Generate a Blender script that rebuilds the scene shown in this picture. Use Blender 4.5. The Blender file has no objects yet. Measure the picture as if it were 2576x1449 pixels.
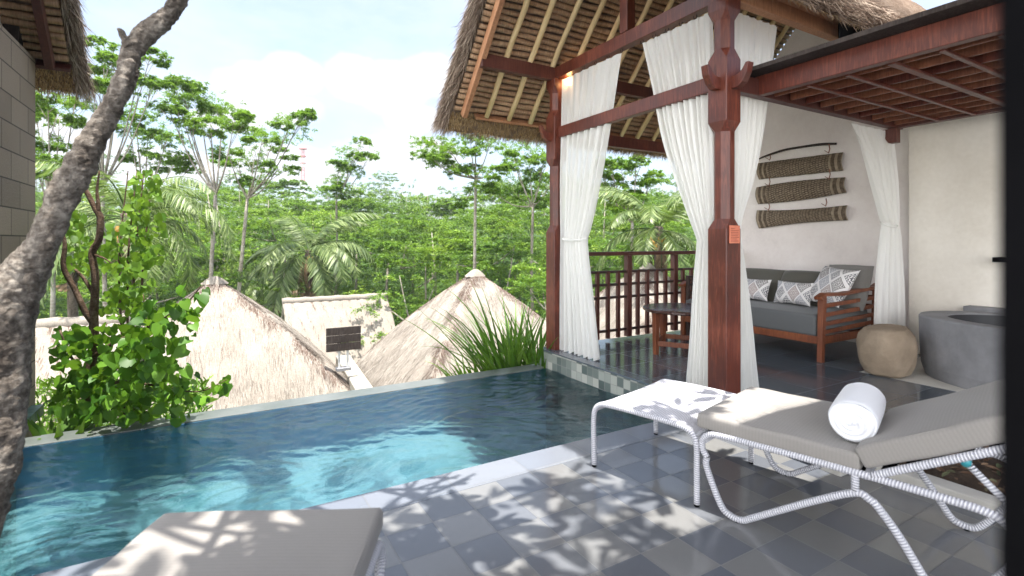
import bpy, math, random
import numpy as np
from mathutils import Vector, Matrix
SUN_E, SKY_S, EXPO, CLD = 5.0, .15, 1.28, 3.2
HAZE = .0007
random.seed(7); RNG = np.random.default_rng(11)
SC = bpy.context.scene; COL = SC.collection
PI = math.pi
# ---------------------------------------------------------------- camera geometry: world x and y run along the villa's walls
CX, CV, FP, EYE = 1287.5, 607.0, 1280.0, 1.36
SN, CN = .5042, .8636
def ray(u, v):
    r = (u-CX)/FP; q = (CV-v)/FP
    return (CN*r+SN, -SN*r+CN, q)
def at(u, v, d):
    a = ray(u, v); return Vector((a[0]*d, a[1]*d, EYE+a[2]*d))
def on_z(u, v, z):
    a = ray(u, v); return at(u, v, (z-EYE)/a[2])
def on_x(u, v, x):
    a = ray(u, v); return at(u, v, x/a[0])
def on_y(u, v, y):
    a = ray(u, v); return at(u, v, y/a[1])
# ---------------------------------------------------------------- material helpers
class NT:
    def __init__(s, name):
        s.m = bpy.data.materials.new(name); s.m.use_nodes = True
        s.t = s.m.node_tree; s.t.nodes.clear()
        s.out = s.n('ShaderNodeOutputMaterial')
        s.tc = None
    def n(s, typ, ins=None, **kw):
        nd = s.t.nodes.new(typ)
        for k, v in kw.items(): setattr(nd, k, v)
        if ins:
            for k, v in ins.items(): s.i(nd, k, v)
        return nd
    def i(s, nd, k, v):
        sk = nd.inputs[k]
        if isinstance(v, bpy.types.NodeSocket): s.t.links.new(v, sk)
        elif isinstance(v, bpy.types.Node): s.t.links.new(v.outputs[0], sk)
        else:
            if sk.type == 'RGBA' and not hasattr(v, '__len__'): v = (v, v, v, 1)
            if sk.type == 'RGBA' and len(v) == 3: v = (*v, 1)
            sk.default_value = v
    def coord(s, kind='Object'):
        if s.tc is None: s.tc = s.n('ShaderNodeTexCoord')
        return s.tc.outputs[kind]
    def mapped(s, scale, kind='Object', rot=(0,0,0)):
        return s.n('ShaderNodeMapping', {'Vector': s.coord(kind), 'Scale': scale, 'Rotation': rot}).outputs[0]
    def noise(s, vec, scale, detail=4, rough=.55):
        return s.n('ShaderNodeTexNoise', {'Vector': vec, 'Scale': scale, 'Detail': detail, 'Roughness': rough}).outputs[0]
    def math(s, op, a, b=0.0, c=None):
        nd = s.n('ShaderNodeMath', {0: a, 1: b}, operation=op)
        if c is not None: s.i(nd, 2, c)
        return nd.outputs[0]
    def mix(s, f, a, b, blend='MIX'):
        nd = s.n('ShaderNodeMix', data_type='RGBA', blend_type=blend)
        s.i(nd, 0, f); s.i(nd, 6, a); s.i(nd, 7, b); return nd.outputs[2]
    def ramp(s, f, stops):
        nd = s.n('ShaderNodeValToRGB', {'Fac': f}); cr = nd.color_ramp
        while len(cr.elements) > 1: cr.elements.remove(cr.elements[-1])
        cr.elements[0].position = stops[0][0]; cr.elements[0].color = (*stops[0][1], 1)
        for p, c in stops[1:]:
            e = cr.elements.new(p); e.color = (*c, 1)
        return nd.outputs[0]
    def bump(s, h, strength=.3, dist=.01):
        return s.n('ShaderNodeBump', {'Height': h, 'Strength': strength, 'Distance': dist}).outputs[0]
    def done(s, shader):
        s.t.links.new(shader if isinstance(shader, bpy.types.NodeSocket) else shader.outputs[0], s.out.inputs['Surface']); return s.m
def bsdf(t, col, rough=.6, spec=.5, normal=None, **kw):
    d = {'Base Color': col, 'Roughness': rough, 'Specular IOR Level': spec}
    if normal is not None: d['Normal'] = normal
    d.update(kw)
    return t.n('ShaderNodeBsdfPrincipled', d)
def basic(name, c1, c2, scale=6, stretch=(1,1,1), rough=.6, spec=.4, bump=.2, bscale=40, dist=.004, c3=None):
    t = NT(name); vec = t.mapped(stretch)
    n1 = t.noise(vec, scale, 6, .6)
    stops = [(.3, c1), (.7, c2)] + ([(.85, c3)] if c3 else [])
    col = t.ramp(n1, stops)
    n2 = t.noise(vec, bscale, 5, .6)
    return t.done(bsdf(t, col, rough, spec, t.bump(n2, bump, dist)))
def leafmat(name, stops, trans=.45, rough=.45, nscale=.35, isl=.6):
    t = NT(name)
    geo = t.n('ShaderNodeNewGeometry')
    n = t.noise(t.coord(), nscale, 3)
    f = t.math('ADD', t.math('MULTIPLY', geo.outputs['Random Per Island'], isl), t.math('MULTIPLY_ADD', n, 2.2-isl*2, -.6+isl*.55) if isl < .5 else t.math('MULTIPLY', n, .5))
    col = t.ramp(f, stops)
    p = bsdf(t, col, rough, .35)
    tr = t.n('ShaderNodeBsdfTranslucent', {'Color': t.mix(.5, col, (.25,.42,.03), 'MIX')})
    mx = t.n('ShaderNodeMixShader', {0: trans, 1: p.outputs[0], 2: tr.outputs[0]})
    return t.done(mx)
# ---------------------------------------------------------------- mesh helpers
class MB:
    def __init__(s): s.v = []; s.f = []; s.uv = None
    def add(s, vs, fs):
        o = len(s.v); s.v += [tuple(p) for p in vs]; s.f += [tuple(i+o for i in f) for f in fs]; return s
    def box(s, a, b, M=None):
        x0,y0,z0 = a; x1,y1,z1 = b
        vs = [Vector(p) for p in ((x0,y0,z0),(x1,y0,z0),(x1,y1,z0),(x0,y1,z0),(x0,y0,z1),(x1,y0,z1),(x1,y1,z1),(x0,y1,z1))]
        if M is not None: vs = [M@p for p in vs]
        return s.add(vs, [(0,3,2,1),(4,5,6,7),(0,1,5,4),(1,2,6,5),(2,3,7,6),(3,0,4,7)])
    def beam(s, p, q, w, h, up=(0,0,1), tw=1.0):
        p = Vector(p); q = Vector(q); d = (q-p).normalized(); u = Vector(up)
        r = d.cross(u).normalized(); u = r.cross(d).normalized()
        vs = []
        for c, k in ((p,1),(q,tw)):
            for a, b in ((-1,-1),(1,-1),(1,1),(-1,1)): vs.append(c+r*a*w/2*k+u*b*h/2*k)
        return s.add(vs, [(0,3,2,1),(4,5,6,7),(0,1,5,4),(1,2,6,5),(2,3,7,6),(3,0,4,7)])
    def tube(s, pts, rad, seg=8, jit=0, caps=True):
        pts = [Vector(p) for p in pts]; n = len(pts)
        rs = rad if hasattr(rad, '__len__') else [rad]*n
        ref = None; rings = []; o = len(s.v); acc = 0
        if s.uv is None and not s.v: s.uv = []
        for i, p in enumerate(pts):
            d = (pts[min(i+1,n-1)]-pts[max(i-1,0)])
            if d.length < 1e-7: d = Vector((0,0,1))
            d.normalize()
            if ref is None:
                ref = Vector((0,0,1)) if abs(d.z) < .9 else Vector((1,0,0))
            r = (ref-d*ref.dot(d))
            if r.length < 1e-4: r = d.orthogonal()
            r.normalize(); ref = r; b = d.cross(r)
            if i: acc += (p-pts[i-1]).length
            for k in range(seg):
                a = 2*PI*k/seg; rr = rs[i]*(1+jit*(random.random()-.5))
                s.v.append(tuple(p+(r*math.cos(a)+b*math.sin(a))*rr))
                if s.uv is not None: s.uv.append((k/seg, acc))
        for i in range(n-1):
            for k in range(seg):
                a = o+i*seg+k; b = o+i*seg+(k+1)%seg
                s.f.append((a, b, b+seg, a+seg))
        if caps:
            s.f.append(tuple(o+k for k in range(seg))[::-1]); s.f.append(tuple(o+(n-1)*seg+k for k in range(seg)))
        return s
    def lathe(s, c, prof, seg=32, sx=1, sy=1, noise=0, rot=0):
        o = len(s.v); rnd = [[(random.random()-.5)*noise for k in range(seg)] for _ in prof]
        for i, (r, z) in enumerate(prof):
            for k in range(seg):
                a = 2*PI*k/seg+rot; rr = r*(1+(rnd[i][k]))
                s.v.append((c[0]+rr*math.cos(a)*sx, c[1]+rr*math.sin(a)*sy, c[2]+z))
        for i in range(len(prof)-1):
            for k in range(seg):
                a = o+i*seg+k; b = o+i*seg+(k+1)%seg
                s.f.append((a, b, b+seg, a+seg))
        return s
    def prism(s, poly, fn, d0, d1):
        """poly: 2D outline; fn(a, b, d) gives the 3D point."""
        n = len(poly)
        vs = [fn(a,b,d0) for a,b in poly]+[fn(a,b,d1) for a,b in poly]
        fs = [tuple(range(n))[::-1], tuple(range(n,2*n))]+[(i,(i+1)%n,(i+1)%n+n,i+n) for i in range(n)]
        return s.add(vs, fs)
    def sheet(s, fn, nu, nv, close=False):
        o = len(s.v)
        if s.uv is None and not s.v: s.uv = []
        for j in range(nv+1):
            for i in range(nu+1):
                s.v.append(tuple(fn(i/nu, j/nv)))
                if s.uv is not None: s.uv.append((i/nu, j/nv))
        for j in range(nv):
            for i in range(nu):
                a = o+j*(nu+1)+i; s.f.append((a,a+1,a+nu+2,a+nu+1))
        return s
    def build(s, name, mat, parent=None, smooth=False, bevel=0, loc=None, subd=0, solid=0, seg=2):
        base = Vector(parent.location) if parent is not None else Vector(loc or (0,0,0))
        if parent is not None and parent.parent is not None: base = base+Vector(parent.parent.location)
        me = bpy.data.meshes.new(name)
        me.from_pydata([tuple(Vector(p)-base) for p in s.v], [], s.f); me.update()
        if s.uv is not None and len(s.uv) == len(s.v):
            ul = me.uv_layers.new(name='UVMap')
            idx = np.zeros(len(me.loops), dtype=np.int32); me.loops.foreach_get('vertex_index', idx)
            ul.data.foreach_set('uv', np.array(s.uv, dtype=np.float32)[idx].ravel())
        o = bpy.data.objects.new(name, me); COL.objects.link(o)
        if parent is not None: o.parent = parent
        else: o.location = base
        for m in (mat if isinstance(mat, (list, tuple)) else [mat]): me.materials.append(m)
        if smooth: me.polygons.foreach_set('use_smooth', [True]*len(me.polygons))
        if solid:
            md = o.modifiers.new('s','SOLIDIFY'); md.thickness = solid; md.offset = 0
        if bevel:
            md = o.modifiers.new('b','BEVEL'); md.width = bevel; md.segments = seg; md.limit_method = 'ANGLE'; md.angle_limit = math.radians(35)
        if subd:
            md = o.modifiers.new('d','SUBSURF'); md.levels = subd; md.render_levels = subd
        return o
def empty(name, loc):
    o = bpy.data.objects.new(name, None); o.empty_display_size = .2; COL.objects.link(o); o.location = loc; return o
def tag(o, label=None, cat=None, group=None, kind=None):
    if label: o['label'] = label
    if cat: o['category'] = cat
    if group: o['group'] = group
    if kind: o['kind'] = kind
    return o
def npmesh(name, V, F, mat, parent=None, loc=None, uv=None, smooth=False):
    """V (n,3) array, F (m,k) int array with equal-sided faces."""
    base = np.array(parent.location if parent is not None else (loc or (0,0,0)), dtype=np.float32)
    V = (np.asarray(V, dtype=np.float32)-base)
    m, k = F.shape
    me = bpy.data.meshes.new(name)
    me.vertices.add(len(V)); me.vertices.foreach_set('co', V.ravel())
    me.loops.add(m*k); me.loops.foreach_set('vertex_index', F.astype(np.int32).ravel())
    me.polygons.add(m); me.polygons.foreach_set('loop_start', np.arange(0, m*k, k, dtype=np.int32))
    if smooth: me.polygons.foreach_set('use_smooth', np.ones(m, dtype=bool))
    me.update(calc_edges=True)
    me.materials.append(mat)
    o = bpy.data.objects.new(name, me); COL.objects.link(o)
    if parent is not None: o.parent = parent
    else: o.location = Vector(base.tolist())
    return o
def norm(a): return a/np.maximum(np.linalg.norm(a, axis=1, keepdims=True), 1e-9)
T_DIAM = (np.array([[0,0,0],[.45,.5,.06],[1,0,-.05],[.45,-.5,.06]], float), np.array([[0,1,2,3]]))
T_LEAF = (np.array([[0,0,0],[.25,.34,.05],[.6,.42,.06],[.88,.22,.0],[1,0,-.06],[.88,-.22,.0],[.6,-.42,.06],[.25,-.34,.05]], float),
          np.array([[0,1,2,3],[0,3,4,5],[0,5,6,7]]))
T_HEART = (np.array([[.08,0,0],[-.05,.3,.10],[.2,.5,.17],[.6,.38,.10],[1,0,-.16],[.6,-.38,.10],[.2,-.5,.17],[-.05,-.3,.10]], float),
          np.array([[0,1,2,3],[0,3,4,5],[0,5,6,7]]))
T_STRAW = (np.array([[0,.5,0],[0,-.5,0],[1,-.1,0],[1,.1,0]], float), np.array([[0,1,2,3]]))
def scatter(T, P, D, Nn, L, Wd):
    """one template leaf at each P, along D, facing Nn, L long and Wd wide"""
    tv, tf = T; n = len(P)
    D = norm(D); S = norm(np.cross(Nn, D)); U = np.cross(D, S)
    L = np.broadcast_to(np.asarray(L, float).reshape(-1,1,1), (n,1,1)); Wd = np.broadcast_to(np.asarray(Wd, float).reshape(-1,1,1), (n,1,1))
    V = P[:,None,:] + D[:,None,:]*tv[None,:,0:1]*L + S[:,None,:]*tv[None,:,1:2]*Wd + U[:,None,:]*tv[None,:,2:3]*L
    F = tf[None]+(np.arange(n)*len(tv))[:,None,None]
    return V.reshape(-1,3), F.reshape(-1, tf.shape[1])
def merge(parts):
    Vs, Fs, o = [], [], 0
    for V, F in parts:
        Vs.append(V); Fs.append(F+o); o += len(V)
    return np.concatenate(Vs), np.concatenate(Fs)
def smoothpath(pts, n=6):
    """Catmull-Rom through tuples of any length"""
    P = [np.array(p, float) for p in pts]; P = [2*P[0]-P[1]]+P+[2*P[-1]-P[-2]]; out = []
    for i in range(1, len(P)-2):
        for k in range(n):
            t = k/n; a,b,c,d = P[i-1:i+3]
            out.append(.5*((2*b)+(-a+c)*t+(2*a-5*b+4*c-d)*t*t+(-a+3*b-3*c+d)*t**3))
    out.append(P[-2]); return out
def vtube(mb, pts, seg=8, n=6, jit=0):
    sp = smoothpath([(*p[0], p[1]) for p in pts], n)
    return mb.tube([q[:3] for q in sp], [float(q[3]) for q in sp], seg, jit)
# ---------------------------------------------------------------- materials
def wood(name, c1, c2, rough=.38, spec=.5, sc=3):
    t = NT(name); vec = t.mapped((1,1,1))
    geo = t.n('ShaderNodeNewGeometry')
    n1 = t.noise(vec, sc, 5, .6)
    n2 = t.n('ShaderNodeTexNoise', {'Vector': t.mapped((30,30,3)), 'Scale': 2.0, 'Detail': 5, 'Distortion': 1.0}).outputs[0]
    f = t.math('ADD', t.math('MULTIPLY', n1, .5), t.math('MULTIPLY', n2, .5))
    col = t.ramp(f, [(.30, tuple(x*.65 for x in c1)), (.48, c1), (.66, c2), (.80, tuple(min(1,x*1.25) for x in c2))])
    return t.done(bsdf(t, col, t.math('ADD', rough-.04, t.math('MULTIPLY', n1, .3)), spec, t.bump(n2, .28, .003)))
m_red = wood('red_wood', (.085,.018,.010), (.185,.048,.026), rough=.3)
m_redd = wood('dark_red_wood', (.07,.018,.012), (.12,.035,.022))
m_ora = wood('orange_wood', (.17,.055,.025), (.28,.10,.048))
m_sofa = wood('teak_wood', (.16,.045,.018), (.28,.09,.035))
m_dark = wood('black_brown_wood', (.035,.018,.014), (.06,.033,.026))
m_slatd = wood('weathered_dark_wood', (.035,.027,.024), (.07,.055,.05), rough=.7, spec=.2)
m_fascia = wood('pale_fascia_wood', (.42,.20,.10), (.56,.30,.16), rough=.5)
m_bamboo = basic('bamboo_rafter', (.58,.42,.20), (.78,.62,.36), 5, (6,1,1), rough=.55, bump=.3, bscale=30)
m_metal = basic('weathered_steel', (.45,.46,.48), (.6,.6,.6), 5, rough=.35, bump=.05)
m_black = basic('black_membrane', (.002,.002,.0025), (.005,.005,.006), 5, rough=.9, spec=.05)
m_rust = basic('painted_steel', (.55,.22,.22), (.65,.28,.28), 5, rough=.6)
m_white = basic('white_paint', (.75,.75,.75), (.85,.85,.85), 5, rough=.6)
def thatchmat(name, c1, c2, c3, sc=18, stretch=(1,1,1), strength=.8, dist=.03):
    t = NT(name); vec = t.mapped(stretch)
    a = t.noise(vec, sc, 7, .75); b = t.noise(vec, sc*5, 4, .7); c = t.noise(t.mapped((1,1,1)), 1.1, 4, .6)
    f = t.math('ADD', t.math('MULTIPLY', a, .45), t.math('ADD', t.math('MULTIPLY', b, .35), t.math('MULTIPLY', c, .25)))
    col = t.ramp(f, [(.34, c1), (.52, c2), (.70, c3)])
    h = t.math('ADD', a, t.math('MULTIPLY', b, .6))
    return t.done(bsdf(t, col, .85, .15, t.bump(h, strength, dist)))
m_thatch = thatchmat('alang_thatch', (.10,.065,.045), (.20,.14,.10), (.33,.26,.20))
m_thcut = thatchmat('thatch_cut_end', (.20,.12,.05), (.42,.28,.13), (.60,.44,.24), sc=40)
m_thpale = thatchmat('sunbleached_thatch', (.13,.10,.08), (.27,.24,.205), (.41,.38,.335), sc=22, stretch=(2,2,1), strength=.35)
m_thpink = thatchmat('brown_ridge_thatch', (.12,.08,.06), (.22,.16,.13), (.34,.28,.24), sc=14)
def strawmat(name, stops):
    t = NT(name); g = t.n('ShaderNodeNewGeometry')
    return t.done(bsdf(t, t.ramp(g.outputs['Random Per Island'], stops), .8, .2))
m_straw = strawmat('loose_straw', [(0,(.10,.065,.045)),(.5,(.28,.20,.15)),(1,(.52,.43,.34))])
m_strawp = strawmat('pale_loose_straw', [(0,(.12,.09,.07)),(.5,(.27,.24,.205)),(1,(.42,.39,.345))])
m_strawr = strawmat('brown_loose_straw', [(0,(.06,.032,.022)),(.5,(.13,.085,.065)),(1,(.25,.20,.17))])
m_strawg = strawmat('golden_straw_ends', [(0,(.25,.15,.06)),(.5,(.46,.31,.15)),(1,(.66,.50,.28))])
def battenmat():
    t = NT('woven_batten'); g = t.n('ShaderNodeNewGeometry')
    a = t.noise(t.mapped((60,8,8)), 1.0, 4, .7); b = t.noise(t.mapped((1,1,1)), 3.5, 3)
    f = t.math('ADD', t.math('MULTIPLY', a, .55), t.math('MULTIPLY', b, .45))
    col = t.ramp(f, [(.33,(.20,.12,.07)),(.5,(.40,.25,.15)),(.66,(.60,.42,.26))])
    return t.done(bsdf(t, col, .7, .25, t.bump(a, .6, .008)))
m_batten = battenmat()
m_shadowthatch = basic('thatch_backing', (.03,.018,.012), (.06,.04,.026), 30, rough=.9, bump=.5, bscale=60)
def plaster(name, c1, c2, joint=None):
    t = NT(name); v = t.mapped((1,1,1))
    n = t.noise(v, 1.3, 6, .6); n2 = t.noise(v, 25, 5, .65)
    col = t.ramp(t.math('ADD', t.math('MULTIPLY', n, .75), t.math('MULTIPLY', n2, .25)), [(.28, tuple(x*.86 for x in c1)), (.42, c1), (.66, c2)])
    return t.done(bsdf(t, col, .85, .2, t.bump(t.math('ADD', n2, n), .3, .010)))
m_plaster = plaster('pink_white_plaster', (.72,.66,.635), (.82,.77,.745))
m_plaster2 = plaster('cream_bath_plaster', (.68,.63,.56), (.80,.755,.69))
m_concrete = basic('grey_concrete', (.13,.13,.14), (.27,.27,.285), 2.2, rough=.75, bump=.45, bscale=45, dist=.008, c3=(.29,.29,.305))
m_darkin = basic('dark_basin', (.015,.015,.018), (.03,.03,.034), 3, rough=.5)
m_stone = basic('tan_boulder', (.20,.15,.105), (.34,.27,.20), 3.2, rough=.85, bump=.7, bscale=26, dist=.012, c3=(.44,.37,.30))
m_curb = basic('pale_paras_stone', (.42,.40,.37), (.56,.54,.50), 4, rough=.75, bump=.25)
m_lip = basic('wet_grey_stone', (.085,.10,.095), (.15,.16,.155), 3, rough=.3, spec=.6, bump=.2)
def cloth(name, c, rough=.9, scale=350, b=.12):
    t = NT(name); v = t.mapped((1,1,1)); n = t.noise(v, scale, 2); m = t.noise(v, 4, 3)
    col = t.mix(t.math('MULTIPLY', m, .35), c, tuple(x*.72 for x in c))
    return t.done(bsdf(t, col, rough, .2, t.bump(n, b, .001), **{'Sheen Weight': .2}))
m_greycush = cloth('grey_canvas', (.12,.125,.13))
m_olive = cloth('olive_grey_canvas', (.105,.10,.085))
m_greyb = cloth('warm_grey_canvas', (.22,.21,.20))
m_towel = cloth('white_terry', (.82,.83,.87), 1, 160, .9)
def ribbed(name, c, freq, axis=1):
    t = NT(name); uv = t.coord('UV'); sp = t.n('ShaderNodeSeparateXYZ', {0: uv})
    w = t.math('SINE', t.math('MULTIPLY', sp.outputs[axis], freq))
    n = t.noise(t.mapped((1,1,1)), 3, 4); n2 = t.noise(t.mapped((1,1,1)), 180, 3)
    k = t.math('ADD', t.math('MULTIPLY', w, .06), t.math('ADD', t.math('MULTIPLY', n, .22), t.math('MULTIPLY', n2, .25)))
    col = t.mix(k, c, tuple(x*.55 for x in c))
    return t.done(bsdf(t, col, .9, .15, t.bump(w, .12, .0012), **{'Sheen Weight': .15}))
m_cush = ribbed('taupe_ribbed_cushion', (.285,.268,.252), 420)
def ropemat(name, freq, axis=1, c=(.72,.72,.76), d=(.30,.30,.36)):
    t = NT(name); uv = t.coord('UV'); sp = t.n('ShaderNodeSeparateXYZ', {0: uv})
    n = t.noise(t.mapped((1,1,1)), 22, 3)
    ph = t.math('ADD', t.math('MULTIPLY', sp.outputs[axis], freq), t.math('ADD', t.math('MULTIPLY', sp.outputs[1-axis], 6.283), t.math('MULTIPLY', n, 2.2)))
    w = t.math('ADD', t.math('MULTIPLY', t.math('SINE', ph), .5), .5)
    col = t.mix(t.math('POWER', w, .7), d, c)
    return t.done(bsdf(t, col, .5, .35, t.bump(w, .8, .005)))
m_rope = ropemat('wrapped_wicker', 560)
def wickermat():
    t = NT('woven_wicker'); uv = t.coord('UV'); sp = t.n('ShaderNodeSeparateXYZ', {0: uv})
    a = t.math('SINE', t.math('MULTIPLY', sp.outputs[0], 6.283*34)); b = t.math('SINE', t.math('MULTIPLY', sp.outputs[1], 6.283*46))
    w = t.math('ADD', t.math('MULTIPLY', t.math('MULTIPLY', a, b), .5), .5)
    col = t.mix(w, (.36,.36,.42), (.76,.76,.80))
    return t.done(bsdf(t, col, .6, .3, t.bump(w, .7, .004)))
m_wick = wickermat()
def curtainmat():
    t = NT('sheer_white_curtain')
    sp = t.n('ShaderNodeSeparateXYZ', {0: t.coord()})
    n = t.noise(t.mapped((40,40,1)), 2, 3)
    col = t.mix(t.math('MULTIPLY', n, .25), (.96,.955,.94), (.88,.87,.85))
    p = bsdf(t, col, .85, .1)
    tr = t.n('ShaderNodeBsdfTranslucent', {'Color': (.95,.94,.91,1)})
    m1 = t.n('ShaderNodeMixShader', {0: .45, 1: p.outputs[0], 2: tr.outputs[0]})
    tp = t.n('ShaderNodeBsdfTransparent')
    m2 = t.n('ShaderNodeMixShader', {0: .17, 1: m1.outputs[0], 2: tp.outputs[0]})
    return t.done(m2)
m_curtain = curtainmat()
def tiles(name, size, ox, oy, cA, cB, checker=True, axes=('X','Y'), rough=.22, joint=.012, jc=(.25,.25,.24), var=.5, spec=.5, refr_warp=0):
    t = NT(name); ps = t.n('ShaderNodeNewGeometry').outputs['Position']
    if refr_warp:  # warps the tile grid in place of refraction by the rippling water
        nz = t.n('ShaderNodeTexNoise', {'Vector': ps, 'Scale': 9.0, 'Detail': 3}).outputs['Color']; sc_ = t.n('ShaderNodeVectorMath', {0: nz, 1: (refr_warp,refr_warp,refr_warp)}, operation='MULTIPLY'); ps = t.n('ShaderNodeVectorMath', {0: ps, 1: sc_.outputs[0]}, operation='ADD').outputs[0]
    sp = t.n('ShaderNodeSeparateXYZ', {0: ps})
    a = t.math('DIVIDE', t.math('SUBTRACT', sp.outputs[axes[0]], ox), size[0]); b = t.math('DIVIDE', t.math('SUBTRACT', sp.outputs[axes[1]], oy), size[1])
    fa = t.math('FLOOR', a); fb = t.math('FLOOR', b)
    cell = t.n('ShaderNodeCombineXYZ', {0: fa, 1: fb, 2: 3.0})
    wn = t.n('ShaderNodeTexWhiteNoise', {'Vector': cell.outputs[0]})
    par = t.math('MODULO', t.math('ABSOLUTE', t.math('ADD', fa, fb)), 2.0)
    if checker: f = t.math('ADD', t.math('MULTIPLY', t.math('GREATER_THAN', par, .5), 1-var), t.math('MULTIPLY', wn.outputs[0], var))
    else: f = wn.outputs[0]
    col = t.mix(f, cA, cB) if not isinstance(cA, list) else t.ramp(wn.outputs[0], cA)
    pos = t.mapped((1,1,1)); n = t.noise(pos, 5, 6, .65); n2 = t.noise(pos, 60, 5, .7)
    col = t.mix(t.math('MULTIPLY', n, .5), col, t.mix(.5, col, 0.08))
    col = t.mix(t.math('MULTIPLY', n2, .16), col, t.mix(.2, col, 0.35))
    ja = t.math('MULTIPLY', t.math('PINGPONG', a, .5), size[0]); jb = t.math('MULTIPLY', t.math('PINGPONG', b, .5), size[1])
    jj = t.math('LESS_THAN', t.math('MINIMUM', ja, jb), joint/2)
    col = t.mix(t.math('MULTIPLY', jj, .75), col, jc)
    rg = t.math('ADD', t.math('ADD', rough, t.math('MULTIPLY', n, .12)), t.math('ADD', t.math('MULTIPLY', f, .10), t.math('MULTIPLY', jj, .3)))
    h = t.math('SUBTRACT', t.math('MULTIPLY', n2, .05), jj)
    return t.done(bsdf(t, col, rg, spec, t.bump(h, .25, .003)))
m_deck = tiles('deck_tiles', (.2302,.2302), .682, 1.863, (.195,.195,.192), (.105,.117,.142), rough=.07, joint=.004, jc=(.13,.13,.13), var=.30, spec=.6)
m_cope = tiles('coping_tiles', (.46,.24), .682, 2.553, (.20,.215,.245), (.14,.16,.20), checker=False, rough=.12, joint=.004, jc=(.12,.12,.12))
m_pavfl = tiles('slate_floor', (.45,.45), .1, .05, (.050,.065,.085), (.10,.12,.145), rough=.05, joint=.004, jc=(.12,.13,.14), var=.6, checker=False, spec=.9)
m_pool = tiles('pool_stone_tiles', (.19,.19), 0, 0, [(0,(.20,.36,.36)),(.3,(.50,.66,.64)),(.65,(.88,.95,.92)),(1,(.97,.99,.97))], None, rough=.4, joint=.014, jc=(.2,.36,.38), refr_warp=.08)
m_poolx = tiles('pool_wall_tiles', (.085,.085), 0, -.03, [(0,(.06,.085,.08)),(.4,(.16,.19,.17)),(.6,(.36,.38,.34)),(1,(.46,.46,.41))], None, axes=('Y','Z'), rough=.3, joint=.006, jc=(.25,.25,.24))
m_pooly = tiles('pool_far_tiles', (.12,.12), 0, 0, [(0,(.07,.19,.34)),(.5,(.09,.24,.40)),(1,(.13,.30,.45))], None, axes=('X','Z'), rough=.35, joint=.003, jc=(.13,.30,.40), refr_warp=.14)
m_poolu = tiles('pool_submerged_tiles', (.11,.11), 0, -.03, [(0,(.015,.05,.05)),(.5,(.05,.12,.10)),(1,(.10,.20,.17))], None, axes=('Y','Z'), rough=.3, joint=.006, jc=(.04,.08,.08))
def blocks():
    t = NT('stone_block_wall'); sp = t.n('ShaderNodeSeparateXYZ', {0: t.n('ShaderNodeNewGeometry').outputs['Position']})
    v = t.n('ShaderNodeCombineXYZ', {0: sp.outputs['Y'], 1: sp.outputs['Z'], 2: 0.0})
    br = t.n('ShaderNodeTexBrick', {'Vector': v.outputs[0], 'Color1': (.34,.26,.195), 'Color2': (.22,.165,.125), 'Mortar': (.035,.026,.02), 'Scale': 1.0, 'Mortar Size': .005, 'Brick Width': .38, 'Row Height': .20}, offset=.5)
    ch = t.n('ShaderNodeTexNoise', {'Vector': t.mapped((1,14,14), rot=(.5,0,0)), 'Scale': 4.0, 'Detail': 6, 'Roughness': .7}).outputs[0]
    big = t.noise(t.mapped((1,1,1)), 1.6, 4)
    col = t.mix(t.math('MULTIPLY', ch, .55), br.outputs[0], t.mix(big, (.07,.055,.045), (.36,.30,.25)))
    h = t.math('SUBTRACT', ch, br.outputs['Fac'])
    return t.done(bsdf(t, col, .85, .2, t.bump(h, .6, .012)))
m_blocks = blocks()
def bark(name, c1, c2, c3, sc=5):
    t = NT(name); v = t.mapped((1,1,.5))
    a = t.noise(v, sc, 7, .7); b = t.noise(t.mapped((1,1,1.6)), sc*4.5, 6, .7)
    vo = t.n('ShaderNodeTexVoronoi', {'Vector': t.mapped((1,1,.6)), 'Scale': sc*2.2}).outputs[0]
    col = t.ramp(t.math('ADD', t.math('MULTIPLY', a, .6), t.math('MULTIPLY', b, .4)), [(.40,c1),(.5,c2),(.60,c3)])
    h = t.math('ADD', t.math('ADD', a, t.math('MULTIPLY', b, .7)), t.math('MULTIPLY', vo, .5))
    return t.done(bsdf(t, col, .8, .25, t.bump(h, 1.0, .03)))
m_bark = bark('frangipani_bark', (.045,.034,.027), (.155,.13,.108), (.36,.32,.275), 9)
m_bark2 = bark('shrub_bark', (.06,.035,.02), (.13,.08,.05), (.24,.17,.12), 14)
m_bark3 = bark('pale_trunk_bark', (.14,.12,.09), (.26,.23,.19), (.40,.37,.32), 3)
m_palmbark = bark('palm_bark', (.05,.04,.03), (.13,.10,.08), (.22,.18,.14), 5)
m_leafA = leafmat('feathery_leaves', [(.1,(.035,.09,.012)),(.45,(.10,.21,.022)),(.85,(.22,.36,.045))], trans=.4)
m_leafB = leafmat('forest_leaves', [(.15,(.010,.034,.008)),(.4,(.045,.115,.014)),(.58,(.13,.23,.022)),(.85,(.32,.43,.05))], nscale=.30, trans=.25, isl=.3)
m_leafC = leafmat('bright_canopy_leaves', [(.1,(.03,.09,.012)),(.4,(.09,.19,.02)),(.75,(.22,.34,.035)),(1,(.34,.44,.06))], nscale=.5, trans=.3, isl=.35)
m_leafP = leafmat('palm_leaflets', [(.1,(.03,.06,.018)),(.5,(.10,.15,.045)),(.9,(.30,.36,.15))], trans=.3)
m_leafD = leafmat('dry_palm_leaflets', [(.1,(.10,.06,.035)),(.9,(.28,.19,.11))], trans=.2)
m_leafH = leafmat('heart_leaves', [(.1,(.015,.06,.008)),(.5,(.06,.17,.012)),(.9,(.17,.35,.03))], trans=.4, nscale=2)
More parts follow.
